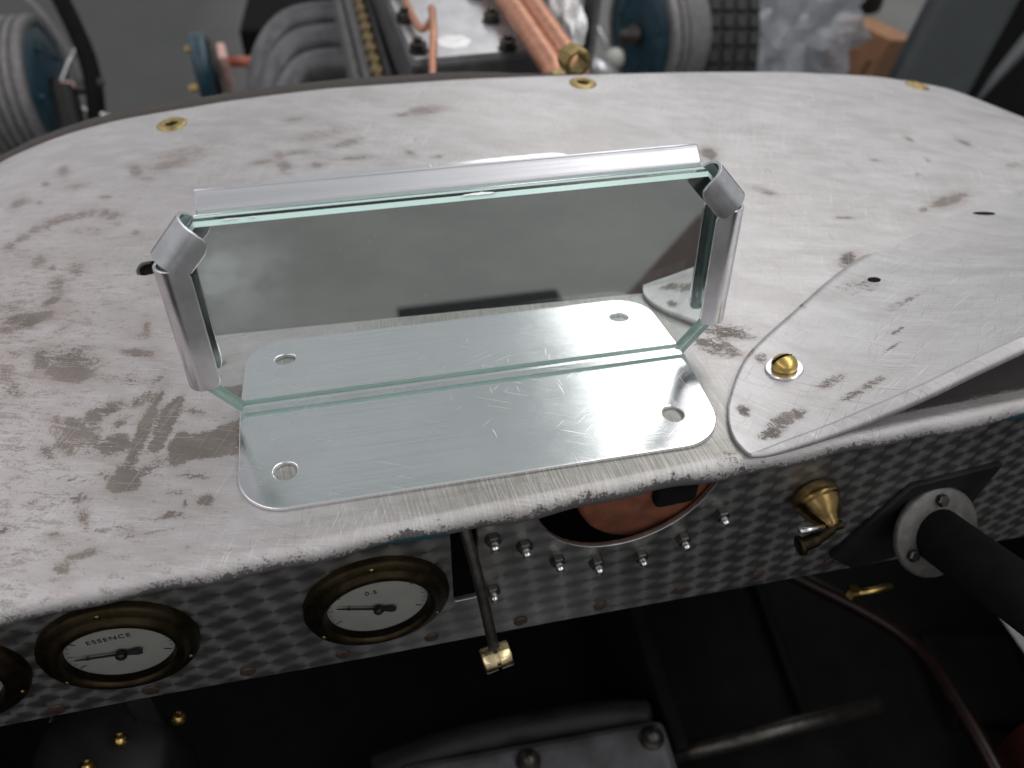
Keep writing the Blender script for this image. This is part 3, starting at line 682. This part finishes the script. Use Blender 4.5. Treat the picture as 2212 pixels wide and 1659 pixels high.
o = make_tab('corner_tab', *sub(OCT[5], OCT[6], .05, .94), CORN, M['tab'], 1.0, 3.2)
TOP = [(-4, 6.0), (-1, 6.0), (.2, 5.95), (.9, 6.05), (1.5, 6.4), (2.1, 7.0), (2.7, 7.7), (3.3, 8.4), (3.9, 9.05), (4.5, 9.5), (5.0, 9.7), (5.4, 9.7)]
o = make_tab('top_tab', *sub(OCT[4], OCT[5], .004, .996), TOP, M['top_tab'], .9, .5)

# ------------------------------------------------------------------ dashboard
DS = 0.045
def dp(x, z, off=0.0):            # a point on the dashboard plane; off = towards the driver
    return Vector((x, -44+DS*x-off, z))
DU = Vector((1, DS, 0)).normalized(); DV = Vector((0, 0, 1)); DN = Vector((DS, -1, 0)).normalized()
dash = empty('dashboard', (0, -44, -90), 'engine-turned aluminium dashboard panel hanging under the scuttle edge', 'dashboard')
def make_dash():
    bot = [(-235, -66), (-200, -71), (-164, -74.3), (-118, -77.1), (-46, -84), (23, -89), (101, -96.1), (177, -102.7), (260, -111)]
    top = [(260, -5)]
    cx, cz, r = 44, -14, 31.5
    a0 = math.degrees(math.asin((-6-cz)/r))
    n = 30
    notch = [(cx+r*math.cos(math.radians(a0-(180+2*a0)*i/n)), cz+r*math.sin(math.radians(a0-(180+2*a0)*i/n))) for i in range(n+1)]
    out = bot+top+notch+[(-235, -6)]
    slot = rrect(-15.2, -6.6, -59.5, -12, 1.2, 3)
    sheet2d('panel_sheet', out, [list(reversed(slot)), list(reversed(circ(179, -80, 13)))], 2.0, M['dash'], dash, dp(0, 0, -1), DU, DV, .25)
make_dash()
def make_stud(x, z, lng=6.5):
    o = mobj('stud', lathe([(1.5, 0), (1.5, lng-1.2), (1.25, lng-.3), (.7, lng), (0, lng)], dp(x, z, .1), DN, 14), M['steel'], dash)
    v, f = lathe([(2.7, 0), (2.7, 2.1), (2.4, 2.5), (1.3, 2.5)], dp(x, z, .08), DN, 6); nt = mobj('nut', (v, f), M['dark_steel'], o, smooth=False)
for x, z in ((-1.8, -25.8), (8.8, -33.1), (20.8, -45.8), (35.4, -52.7), (51.9, -54.3), (67.2, -49.5), (79.8, -39.2), (-1.9, -55.6)): make_stud(x, z, 5.5)
for x, z in ((-145.7, -71), (-117.4, -72), (-86.7, -74.5), (-55, -77), (-23.9, -79.5), (9.1, -82.4), (40.2, -84.5), (73.3, -86.5), (106, -89), (138.9, -91)):
    mobj('wood_screw', lathe([(2.6, 0), (2.6, .35), (2.1, .6), (0, .7)], dp(x, z, .05), DN, 18), M['rivet'], dash)

def make_gauge(x, z, R, label, needle_deg, text=None, tpos=None):
    g = empty('pressure_gauge', tuple(dp(x, z)), label, 'gauge', 'round gauges along the dashboard')
    prof = [(R+2.2, 0), (R+2.2, 2.0), (R+1.4, 3.0), (R-.4, 3.4), (R-1.2, 3.8), (R-1.9, 4.8), (R-3.0, 5.3), (R-4.2, 5.0), (R-4.8, 4.2), (R-5.0, 3.0), (R-5.2, 1.7)]
    v, f = lathe(prof, dp(x, z, .05), DN, 56); f = [q for q in f if len(q) == 4]
    mobj('bezel', (v, f), M['brass_dark'], g)
    rd = R-5.0
    d = mobj('dial', lathe([(rd, -.4), (rd, 0)], dp(x, z, 1.6), DN, 48), M['enamel'], g, smooth=False)
    c = dp(x, z, 1.75)
    for k in range(25):
        a = math.radians(205-230*k/24); l = 2.3 if k % 6 == 0 else 1.7 if k % 3 == 0 else 1.0; w = .22 if k % 6 == 0 else .11
        e = DU*math.cos(a)+DV*math.sin(a); p = DN.cross(e)
        q = [c+e*(rd-.8)+p*w, c+e*(rd-.8)-p*w, c+e*(rd-.8-l)-p*w, c+e*(rd-.8-l)+p*w]
        mobj('tick', ([tuple(u) for u in q], [(0, 1, 2, 3)]), M['ink'], d, smooth=False)
    a = math.radians(needle_deg); e = DU*math.cos(a)+DV*math.sin(a); p = DN.cross(e); c2 = dp(x, z-1.5, 2.6)
    q = [c2+e*(rd-2.6), c2+e*(rd*.62)+p*.32, c2+e*(rd*.60)+p*.75, c2+e*(rd*.55)+p*.3, c2+p*.45, c2-e*4.6+p*1.5, c2-e*6+p*.9, c2-e*6-p*.9, c2-e*4.6-p*1.5, c2-p*.45, c2+e*(rd*.55)-p*.3, c2+e*(rd*.60)-p*.75, c2+e*(rd*.62)-p*.32]
    V = [tuple(u) for u in q]+[tuple(u+DN*.4) for u in q]; m = len(q)
    nd = mobj('needle', (V, [tuple(range(m)), tuple(reversed(range(m, 2*m)))]+[(i, (i+1) % m, m+(i+1) % m, m+i) for i in range(m)]), M['ink'], g, smooth=False)
    mobj('hub', lathe([(1.7, 0), (1.7, 1.2), (1.1, 1.8), (0, 1.9)], c2, DN, 16), M['dark_steel'], nd)
    if text: text_mesh('dial_lettering', text, 2.9, M['ink'], d, dp(x+tpos[0], z+tpos[1], 1.72), DU, DV)
    gv, gf = lathe([(R-4.85, 0), ((R-4.85)*.5, .25), (0, .35)], dp(x, z, 4.1), DN, 40); gl = mobj('cover_glass', (gv, gf[:-1]), M['clear'], g)
    for k in range(3):
        a = math.radians(90+120*k); pp = dp(x+(R+.2)*math.cos(a), z+(R+.2)*math.sin(a), 2.9)
        mobj('bezel_screw', lathe([(1.0, 0), (.9, .5), (0, .8)], pp, DN, 12), M['tap_brass'], g)
    return g
make_gauge(-117.5, -41.2, 20.5, 'leftmost whole gauge, reading ESSENCE, white dial in dark brass bezel', 172, 'ESSENCE', (-1.5, 6.2))
make_gauge(-40.3, -47.3, 21.5, 'brass-rimmed white gauge without words beside the lever slot', 158, '0.5', (-1.5, 7.0))
make_gauge(-166, -40.5, 20.5, 'dark gauge cut off by the left edge of the picture', 170)

# copper tank seen through the opening
tank = empty('copper_tank', (50, -20, -40), 'dull copper drum behind the round opening in the dashboard', 'tank')
mobj('drum_body', lathe([(24, 60), (24, 4), (23, 1.2), (21.5, 0), (0, -1.2)], (53, -37, -28), (0.04, 1, 0), 48), M['copper_dark'], tank)
box('black_valve', (61, -39, -19), (15, 6, 20), M['matte_black'], tank, (0, 0, .04), 2.5)

# lever in the slot
lever = empty('control_lever', (-3, -62, -60), 'thin dark lever with a two-ring brass knob sticking out of the slot', 'lever')
mobj('rod', tube(bez([(-11.5, -38, -14), (-10.3, -44.5, -19.8), (-7.5, -53, -38), (-5.2, -60, -58), (-4.6, -62, -63.5)], 5), [2.0, 2.0, 2.0]+[1.9]*18, 12), M['dark_steel'], lever)
kx = Vector((1, .12, .10)).normalized()
kp = [(0, -4.9), (3.9, -4.9), (4.3, -4.4), (4.3, -.7), (3.3, -.6), (3.3, .6), (4.3, .7), (4.3, 4.4), (3.9, 4.9), (0, 4.9)]
ko = mobj('knob', lathe(kp, (-4.0, -63.5, -67), kx, 36), M['pale_brass'], lever); smooth_angle(ko, 40)

# brass tap on the right of the dashboard
tap = empty('brass_tap', (116, -44, -45), 'turned brass cone tap with small lever on the dashboard', 'tap')
ax = Vector((.16, -1, -.22)).normalized(); o0 = dp(114, -37, 0); K = .76
mobj('body', lathe([(a*K, b*K*.82) for a, b in [(7, -2), (9.5, 0), (11.2, 4), (11.6, 7), (11.0, 8.2), (10.4, 8.6), (10.2, 9.4), (9.2, 13), (6.4, 18), (4.2, 21), (4.0, 22), (3.2, 24.5), (0, 25)]], o0, ax, 40), M['tap_brass'], tap)
te = o0+ax*15
mobj('handle', tube(bez([te+Vector((3, 0, 1)), te, te+Vector((-5, -1, -3.5)), te+Vector((-9.5, -1, -6)), te+Vector((-12, -1, -6.5))], 5), [1.6]*6+[2.0]*5+[2.6]*5+[3.6]*4+[3.0], 12), M['brass_dark'], tap)
mobj('pin', tube([te+Vector((-14, -1, 3)), te+Vector((-4, 0, 1))], 1.1, 10), M['steel'], tap)

# steering column through its flange
brk = sheet2d('column_bracket', [(136, -84), (158, -46), (196, -44), (190, -96), (150, -97)], [list(reversed(circ(174, -71, 11)))], 2.0, M['black'], None, dp(0, 0, 1.3), DU, DV, .3); tag(brk, 'black plate bracket behind the steering column flange', 'bracket')
colm = empty('steering_column', (179, -40, -80), 'black steering column tube through a pale three-bolt flange', 'steering column')
cdir = Vector((.10, -.86, .30)).normalized()
c0 = dp(170.5, -67.5, 9.5); FA = Vector((.06, -.80, .52)).normalized()
mobj('flange', lathe([(11, 0), (17.5, 0), (18.2, .8), (18.2, 2.6), (17.4, 3.4), (11, 3.6)], c0, FA, 44), M['grey_flange'], colm)
mobj('column_tube', tube([c0-cdir*60, c0+cdir*20, c0+cdir*120, c0+cdir*420], 10.4, 28), M['matte_black'], colm)
for a in (205, 85, 330):
    x_, y_, _ = frame(FA)
    p = c0+(x_*math.cos(math.radians(a))+y_*math.sin(math.radians(a)))*13.6+FA*3.2
    mobj('flange_bolt', lathe([(2.5, 0), (2.5, 2.2), (1.9, 2.8), (0, 2.9)], p, FA, 6), M['dark_steel'], colm, smooth=False)

# ------------------------------------------------------------------ dark footwell
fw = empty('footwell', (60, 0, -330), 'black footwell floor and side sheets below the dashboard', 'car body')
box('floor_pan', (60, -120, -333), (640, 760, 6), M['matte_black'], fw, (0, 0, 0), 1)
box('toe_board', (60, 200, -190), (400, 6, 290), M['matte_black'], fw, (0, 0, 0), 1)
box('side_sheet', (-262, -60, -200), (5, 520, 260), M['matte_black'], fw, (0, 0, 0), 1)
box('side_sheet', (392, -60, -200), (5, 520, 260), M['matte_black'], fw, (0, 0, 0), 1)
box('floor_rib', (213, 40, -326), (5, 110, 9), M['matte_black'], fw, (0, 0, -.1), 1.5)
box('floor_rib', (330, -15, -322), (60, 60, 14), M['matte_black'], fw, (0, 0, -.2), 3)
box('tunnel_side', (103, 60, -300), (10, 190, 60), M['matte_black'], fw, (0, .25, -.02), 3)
box('side_sheet', (-262, -250, -180), (5, 360, 310), M['matte_black'], fw, (0, 0, 0), 1)  # unseen raised pair, added to keep low light out of the footwell
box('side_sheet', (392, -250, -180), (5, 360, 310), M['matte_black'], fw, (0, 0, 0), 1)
box('light_block', (65, -436, -275), (655, 6, 110), M['matte_black'], fw, (0, 0, 0), 1)  # unseen plate added to block low light from behind
gb = empty('gearbox', (40, -60, -330), 'pale cast aluminium gearbox lid with two bolts at the bottom of the footwell', 'gearbox')
box('lid', (25, -82, -270), (148, 130, 20), M['dirty_cast'], gb, (0, .0, -.03), 8, 4)
box('casing', (25, -80, -305), (138, 118, 50), M['grey_cast'], gb, (0, 0, -.03), 3)
for x, y in ((21.5, -28.5), (90, -30), (-46, -30)):
    mobj('lid_bolt', lathe([(6.6, 0), (6.6, 2), (5.0, 2.2), (5.0, 6), (3.6, 8.4), (0, 8.9)], (x, y, -260.2), (0, 0, 1), 24), M['dark_steel'], gb)
mobj('selector_housing', tube(bez([(-60, -12, -274), (-10, -8, -268), (60, -9, -268), (95, -12, -274)], 6), 9, 16), M['black'], gb)
rod = mobj('linkage_rod', tube([(100, -34, -282), (172, -32, -281), (235, -30, -283)], 5.2, 16), M['dark_steel']); tag(rod, 'grey metal rod running right from the gearbox', 'rod')
pipe = mobj('footwell_pipe', tube(bez([(205, 60, -262), (246, 14, -258), (261, -14, -256), (263, -47, -255), (263, -90, -258), (262, -150, -275)], 6), 5.0, 16), M['pipe_copper']); tag(pipe, 'bent copper pipe in the dark right corner of the footwell', 'pipe')
tee = empty('brass_tee', (180, -24, -155), 'small brass pipe tee under the steering column', 'pipe fitting')
mobj('cross_pipe', tube([(176, -24, -150), (186, -24.5, -150), (196, -24.5, -149)], 1.6, 12), M['brass'], tee)
mobj('union_nut', lathe([(2.6, -3), (3.2, -2), (3.2, 2), (2.6, 3)], (176.3, -24, -149), (0, 0, 1), 6), M['brass'], tee, smooth=False)
redp = box('red_panel', (312, -118, -290), (50, 110, 40), M['dark_red'], None, (0, 0, -.3), 6); tag(redp, 'panel in dark red paint low in the right corner', 'panel')
fil = empty('oil_filter', (-165, -25, -200), 'dark cylindrical canister with brass unions under the left gauges', 'canister')
mobj('can', lathe([(26, -60), (27, -58), (27, 30), (24, 34), (10, 36), (0, 36)], (-166, -20, -190), (.1, -.25, 1), 40), M['black'], fil)
for p in ((-152, -27, -149), (-164, -35, -150)): mobj('union_nut', lathe([(2.4, -3), (3, -2), (3, 2), (1.4, 4), (0, 4)], p, (.2, -.5, 1), 8), M['brass'], fil)
st = mobj('brass_stud', lathe([(1.6, -14), (1.6, -1), (2.8, -1), (2.8, 1.6), (0, 2.2)], (-130, -22, -150), (.2, -.6, 1), 12), M['brass']); tag(st, 'single brass stud in the dark right of the canister', 'stud')
up = box('dash_bracket', (-143, -15, -140), (10, 6, 110), M['black'], None, (0, .05, 0), 1.2); tag(up, 'narrow black bracket hanging under the left gauges', 'bracket')

# seen only in the mirror, behind the camera
seat = box('seat_cushion', (487, -610, -330), (320, 330, 70), M['leather'], None, (0, 0, -.869), 18, 4); tag(seat, 'brown leather seat cushion reflected at the right of the mirror', 'seat')
cm = empty('chassis_cross_member', (160, -1015, -520), 'black chassis cross member reflected above the plate in the mirror', 'chassis')
box('rail_flange', (163, -1012, -506), (281, 60, 14), M['matte_black'], cm, (0, 0, 0), 2)
box('rail_web', (163, -1012, -560), (281, 8, 94), M['matte_black'], cm, (0, 0, 0), 1)

# ------------------------------------------------------------------ engine and front axle beyond the scuttle
eng = empty('engine', (60, 600, -330), 'car engine with flat aluminium cam cover behind the scuttle', 'engine')
box('cylinder_block', (62, 610, -235), (120, 470, 230), M['grey_cast'], eng, (0, 0, .03), 4)
box('cylinder_head', (67, 632, -90), (104, 478, 56), M['grey_cast'], eng, (0, 0, .04), 3)
box('cam_cover', (68, 634, -61), (100, 478, 5), M['cam_alu'], eng, (0, 0, .04), 1.2)
box('stud_ledge', (3, 590, -112), (24, 430, 14), M['grey_cast'], eng, (0, 0, .02), 2)
box('port_flange', (-13, 640, -165), (7, 360, 90), M['drum'], eng, (0, 0, .02), 2)
for k in range(14):
    y = 432+k*22
    mobj('manifold_nut', lathe([(6.2, 0), (6.2, 6), (4.2, 7), (4.0, 13), (3.0, 15), (0, 15)], (5.5-.012*(y-432), y, -105), (0, 0, 1), 6), M['bronze'], eng)
for x, y in ((32, 404), (29, 462), (26, 520), (97, 399), (95, 451), (92, 505), (23, 580), (89, 565)):
    v, f = lathe([(7.5, 0), (7.5, 1.2), (6.2, 1.3), (6.2, 6.5), (5.6, 7.2), (3.2, 7.2), (3.2, 10.5), (0, 11)], (x, y, -58.4), (0, 0, 1), 6); mobj('cover_bolt', (v, f), M['dark_steel'], eng, smooth=False)
oil = mobj('oil_pipe', tube(bez([(36, 640, -54), (33, 508, -52), (35, 440, -51), (39, 424, -50), (46, 430, -46), (47, 436, -40), (43, 400, -44), (39, 380, -56), (36, 362, -74)], 6), 2.8, 12), M['copper']); tag(oil, 'thin bent copper oil pipe across the cam cover', 'pipe')
pat = mobj('tape_patch', lathe([(13.5, -.5), (13, 0), (6, .8), (0, .3)], (60, 418, -57.9), (0, 0, 1), 7), M['chip'], None, smooth=False); tag(pat, 'shiny crumpled clear patch on the cam cover', 'tape')
for dx, xn, lab in ((0, 99, 'left of the two thick copper pipes beside the cam cover'), (17, 116, 'right of the two thick copper pipes beside the cam cover')):
    o = mobj('copper_pipe', tube([(97+dx, 820, -44), (104+dx, 560, -44), (113+dx*.9, 330, -44), (114+dx*.9, 318, -50)], 8.2, 20), M['copper']); tag(o, lab, 'pipe', 'copper pipes beside the cam cover')
man = empty('exhaust_manifold', (-60, 720, -240), 'three curved grey exhaust pipes beside the engine', 'exhaust')
for k in range(3):
    y0 = 806-k*66; x0 = -8+k*2
    pts = [(x0, y0, -180), (x0-38, y0+5, -182), (x0-66+k*4, y0+2, -188), (x0-90+k*7, y0-14, -206), (x0-106+k*9, y0-34, -240), (x0-114+k*10, y0-52, -290), (x0-118+k*10, y0-60, -350)]
    q = mobj('exhaust_pipe', tube(bez(pts, 8), 16.5, 24), M['grey_cast'], man)
    p = Vector(pts[0]); mobj('pipe_collar', lathe([(15, -3), (20, -2), (20, 3), (16, 4)], p, (-1, .1, -.1), 24), M['drum'], q)
cl = empty('brass_clamp', (106, 262, -18), 'open brass ring clamp standing just behind the scuttle edge', 'clamp')
v, f = lathe([(4.9, -5), (8.0, -5), (8.6, -4), (8.6, 6), (8.0, 7), (4.9, 7)], (107, 264, -10), (.15, -1, .05), 8, True); o = mobj('ring', (v, f), M['eyelet'], cl, smooth=False)
bv = o.modifiers.new('edges', 'BEVEL'); bv.width = .0007; bv.segments = 2
box('foot', (104, 268, -27), (18, 10, 16), M['eyelet'], cl, (0, 0, .1), 1.5)
cas = empty('ribbed_casing', (195, 600, -200), 'upright silver ribbed casing right of the copper pipes', 'casing')
for k in range(5):
    x = 150+k*16; box('fin', (x, 612-k*2, -135-k*3), (7, 70, 120), M['cam_alu'] if k % 2 else M['drum'], cas, (0, .05, .1), 2)
box('core', (182, 640, -150), (70, 40, 120), M['dark_steel'], cas, (0, 0, .1), 2)
wrap = None
def crumple(name, c, rx, ry, rz, mat, seed, amp, label, cat):
    bm = bmesh.new(); bmesh.ops.create_icosphere(bm, subdivisions=4, radius=1.0); r = random.Random(seed)
    dirs = [(Vector((r.gauss(0, 1), r.gauss(0, 1), r.gauss(0, 1))).normalized(), r.uniform(2, 7), r.uniform(0, 6)) for _ in range(26)]
    for v in bm.verts:
        p = v.co.normalized(); d = 1
        for q, fr, ph in dirs: d += amp*abs(math.sin(p.dot(q)*fr+ph))/5-amp/8
        v.co = Vector((p.x*rx*d+c[0], p.y*ry*d+c[1], p.z*rz*d+c[2]))*S
    me = bpy.data.meshes.new(name); bm.to_mesh(me); bm.free(); me.materials.append(mat)
    o = link(bpy.data.objects.new(name, me)); tag(o, label, cat); return o
crumple('plastic_wrap', (160, 470, -75), 14, 22, 30, M['chip'], 5, .5, 'crumpled clear plastic scrap behind the brass clamp', 'plastic')

# friction damper on the left
dm = empty('friction_damper', (-190, 945, -330), 'blue friction damper disc with a pink clamp on a red rod', 'damper')
mobj('disc', lathe([(0, -11), (40, -11), (44, -8), (44, 8), (40, 11), (0, 11)], (-197, 945, -288), (1, .1, 0), 44), M['blue'], dm)
mobj('backing_disc', lathe([(0, 0), (38, 0), (38, 6), (0, 6)], (-185, 946, -290), (1, .1, 0), 36), M['dark_steel'], dm)
box('pink_clamp', (-170, 944, -290), (13, 30, 62), M['pink'], dm, (.3, 0, .1), 5, 3)
box('white_link', (-168, 935, -275), (9, 16, 26), M['enamel'], dm, (.3, 0, .1), 2.5)
mobj('cross_rod', tube([(-172, 944, -281), (-120, 940, -282), (-60, 938, -290)], 7, 14), M['red'], dm)
for dy, dz in ((22, 18), (-26, -14), (10, -30)): mobj('disc_bolt', lathe([(5, 0), (5, 6), (3, 10), (0, 10)], (-208, 945+dy, -288+dz), (-1, -.1, 0), 6), M['brass'], dm, smooth=False)

def brake_drum(name, c, axis, R, depth, label, ribs):
    d = empty(name, c, label, 'brake drum', 'brake drums at the front axle')
    mobj('backing_plate', lathe([(0, 4), (R*.55, 3), (R*.84, 0), (R*.86, -4)], c, axis, 56), M['blue'], d)
    prof = [(R*.87, -6), (R*.87, 1.5), (R*.95, 2), (R*.99, 0)]
    h = -2
    for k in range(ribs):
        prof += [(R, h), (R, h-7), (R*.955, h-8.2), (R*.955, h-11.8)]; h -= 13
    prof += [(R*.99, h), (R*.9, -depth)]
    v, f = lathe(prof, c, axis, 72); f = [q for q in f if len(q) == 4]
    o = mobj('drum_shell', (v, f), M['drum'], d); smooth_angle(o, 30)
    x, y, a = frame(axis)
    for k in range(5):
        t = 2*math.pi*k/5+.4; p = Vector(c)+x*(R*.6*math.cos(t))+y*(R*.6*math.sin(t))+a*2.5
        mobj('plate_bolt', lathe([(4.5, 0), (4.5, 4), (3, 6), (0, 6)], p, a, 8), M['blue'], d, smooth=False)
    mobj('hub', lathe([(16, 2), (16, 14), (12, 18), (10, 34), (0, 35)], c, axis, 28), M['dark_steel'], d)
    return d
brake_drum('brake_drum', (-432, 1073, -357), (1, -.04, .02), 100, 78, 'ribbed grey brake drum with blue back plate at the left edge', 5)
brake_drum('brake_drum', (448, 1040, -322), (-.97, -.22, .02), 98, 70, 'grey brake drum with blue back plate right of the engine', 2)
arm = empty('brake_lever', (-395, 1015, -380), 'pale steel brake lever with pink ball joint beside the left drum', 'lever')
mobj('arm_bar', tube(bez([(-401, 1024, -327), (-386, 1040, -306), (-372, 1050, -292), (-364, 1056, -286)], 6), [2.2]*10+[4.2]*9, 12), M['steel'], arm)
mobj('ball_joint', lathe([(0, -13), (7, -12), (11, -7), (12.5, 0), (11, 7), (7, 12), (0, 13)], (-392, 1012, -334), (1, -.2, .1), 24), M['pink'], arm)
mobj('fork', tube(bez([(-380, 1012, -332), (-362, 1010, -333), (-352, 1006, -330), (-346, 1012, -322)], 4), [8]*6+[6]*7, 12), M['dark_steel'], arm)
mobj('tie_rod', tube([(-400, 1000, -345), (-339, 976, -361)], 3.4, 12), M['steel'], arm)
mobj('stub_axle', tube(bez([(-398, 1012, -330), (-394, 990, -352), (-392, 965, -384), (-390, 940, -430)], 5), [17]*16, 20), M['black'], arm)
hz = mobj('black_hose', tube(bez([(-402, 1140, -205), (-390, 1113, -236), (-372, 1071, -272), (-360, 1036, -304), (-357, 1003, -336), (-362, 980, -370)], 8), 12, 20), M['matte_black']); tag(hz, 'thick black hose arching over the left brake drum', 'hose')
hz = mobj('grey_pipe', tube(bez([(-470, 1170, -246), (-448, 1152, -254), (-421, 1124, -274), (-394, 1079, -313), (-383, 1048, -341)], 8), 4.5, 14), M['drum']); tag(hz, 'slim grey pipe curving in front of the black hose', 'pipe')
arm2 = empty('brake_linkage', (365, 1000, -340), 'thin steel rod and pale ball joint left of the right drum', 'lever')
mobj('rod', tube([(345, 1120, -278), (380, 1076, -308), (404, 1026, -350)], 4.2, 12), M['steel'], arm2)
mobj('ball_joint', lathe([(0, -15), (9, -13), (14, -7), (15, 0), (14, 7), (9, 13), (0, 15)], (398, 1005, -342), (1, -.4, .2), 24), M['enamel'], arm2)
mobj('link_boss', tube([(352, 990, -342), (384, 975, -352)], 12, 18), M['cam_alu'], arm2)

# spare tyre with block tread
ty = empty('spare_tyre', (690, 1340, -850), 'black tyre with block tread standing beyond the right drum', 'tyre')
def make_tyre():
    c = Vector((690, 1350, -520)); a = (1, -.18, 0); R = 250
    prof = [(R*.62, -52), (R*.80, -64), (R*.93, -60), (R*.965, -54), (R*.968, 54), (R*.93, 60), (R*.80, 64), (R*.62, 52)]
    v, f = lathe(prof, c, a, 72); f = [q for q in f if len(q) == 4]; mobj('carcass', (v, f), M['rubber'], ty)
    x, y, ax = frame(a); mesh = None; W = 5; n = 54
    for k in range(n):
        t = 2*math.pi*k/n; e = x*math.cos(t)+y*math.sin(t); tg = ax.cross(e)
        if e.y > .55 or e.z < -.3: continue
        for w in range(W):
            hc = -46+w*23
            q = [c+e*r_+tg*(sx*10.5*r_/R)+ax*(hc+sy*8.5) for r_ in (R*.955, R) for sx, sy in ((-1, -1), (1, -1), (1, 1), (-1, 1))]
            mobj('tread_block', ([tuple(u) for u in q], [(4, 5, 6, 7), (0, 1, 5, 4), (1, 2, 6, 5), (2, 3, 7, 6), (3, 0, 4, 7)]), M['rubber'], ty, smooth=False)
make_tyre()
crumple('plastic_bag', (872, 1275, -425), 95, 60, 120, M['bag'], 11, .8, 'crumpled translucent plastic bag beside the cardboard box', 'bag')
cb = empty('cardboard_box', (1065, 1310, -560), 'brown cardboard box with a dark stain at top right', 'box')
box('carton', (1080, 1345, -525), (130, 120, 110), M['card'], cb, (.1, .25, .5), 1.5)
box('tape_label', (1046, 1281, -524), (26, 1.2, 32), M['leather'], cb, (.1, .25, .5), .2)
bnch = empty('bench_stand', (900, 1270, -850), 'dark bench holding the plastic bag and the cardboard box', 'bench')
box('bench_top', (950, 1330, -600), (420, 330, 24), M['slate'], bnch, (0, 0, .1), 3)
for x, y in ((770, 1200), (1130, 1240), (770, 1460), (1130, 1460)): box('bench_leg', (x, y, -732), (30, 30, 238), M['black'], bnch, (0, 0, .1), 2)
jr = mobj('dark_jar', lathe([(0, 0), (44, 0), (46, 6), (46, 70), (36, 84), (34, 96), (0, 98)], (1120, 1480, -480), (0, 0, 1), 28), M['black']); tag(jr, 'dark jar behind the cardboard box', 'jar')
tb = box('toolbox', (-70, 1640, -640), (210, 420, 420), M['matte_black'], None, (0, 0, -.08), 8, 3); tag(tb, 'black box on the floor behind the exhaust pipes', 'box')
seat2 = empty('padded_panel', (930, 900, -600), 'tall dark slate panel leaning at the top right', 'panel')
box('panel_face', (905, 930, -420), (130, 40, 640), M['slate'], seat2, (-.3, .30, -.25), 14, 3)
box('panel_edge', (1110, 990, -430), (270, 60, 760), M['matte_black'], seat2, (-.3, .34, -.25), 14, 3)
ws = mobj('pale_strap', tube([(640, 530, -216), (676, 552, -190), (720, 575, -160), (800, 620, -110)], [1.5, 6, 9, 12], 10), M['slate']); tag(ws, 'pale grey wedge-shaped strap at the right edge', 'strap')
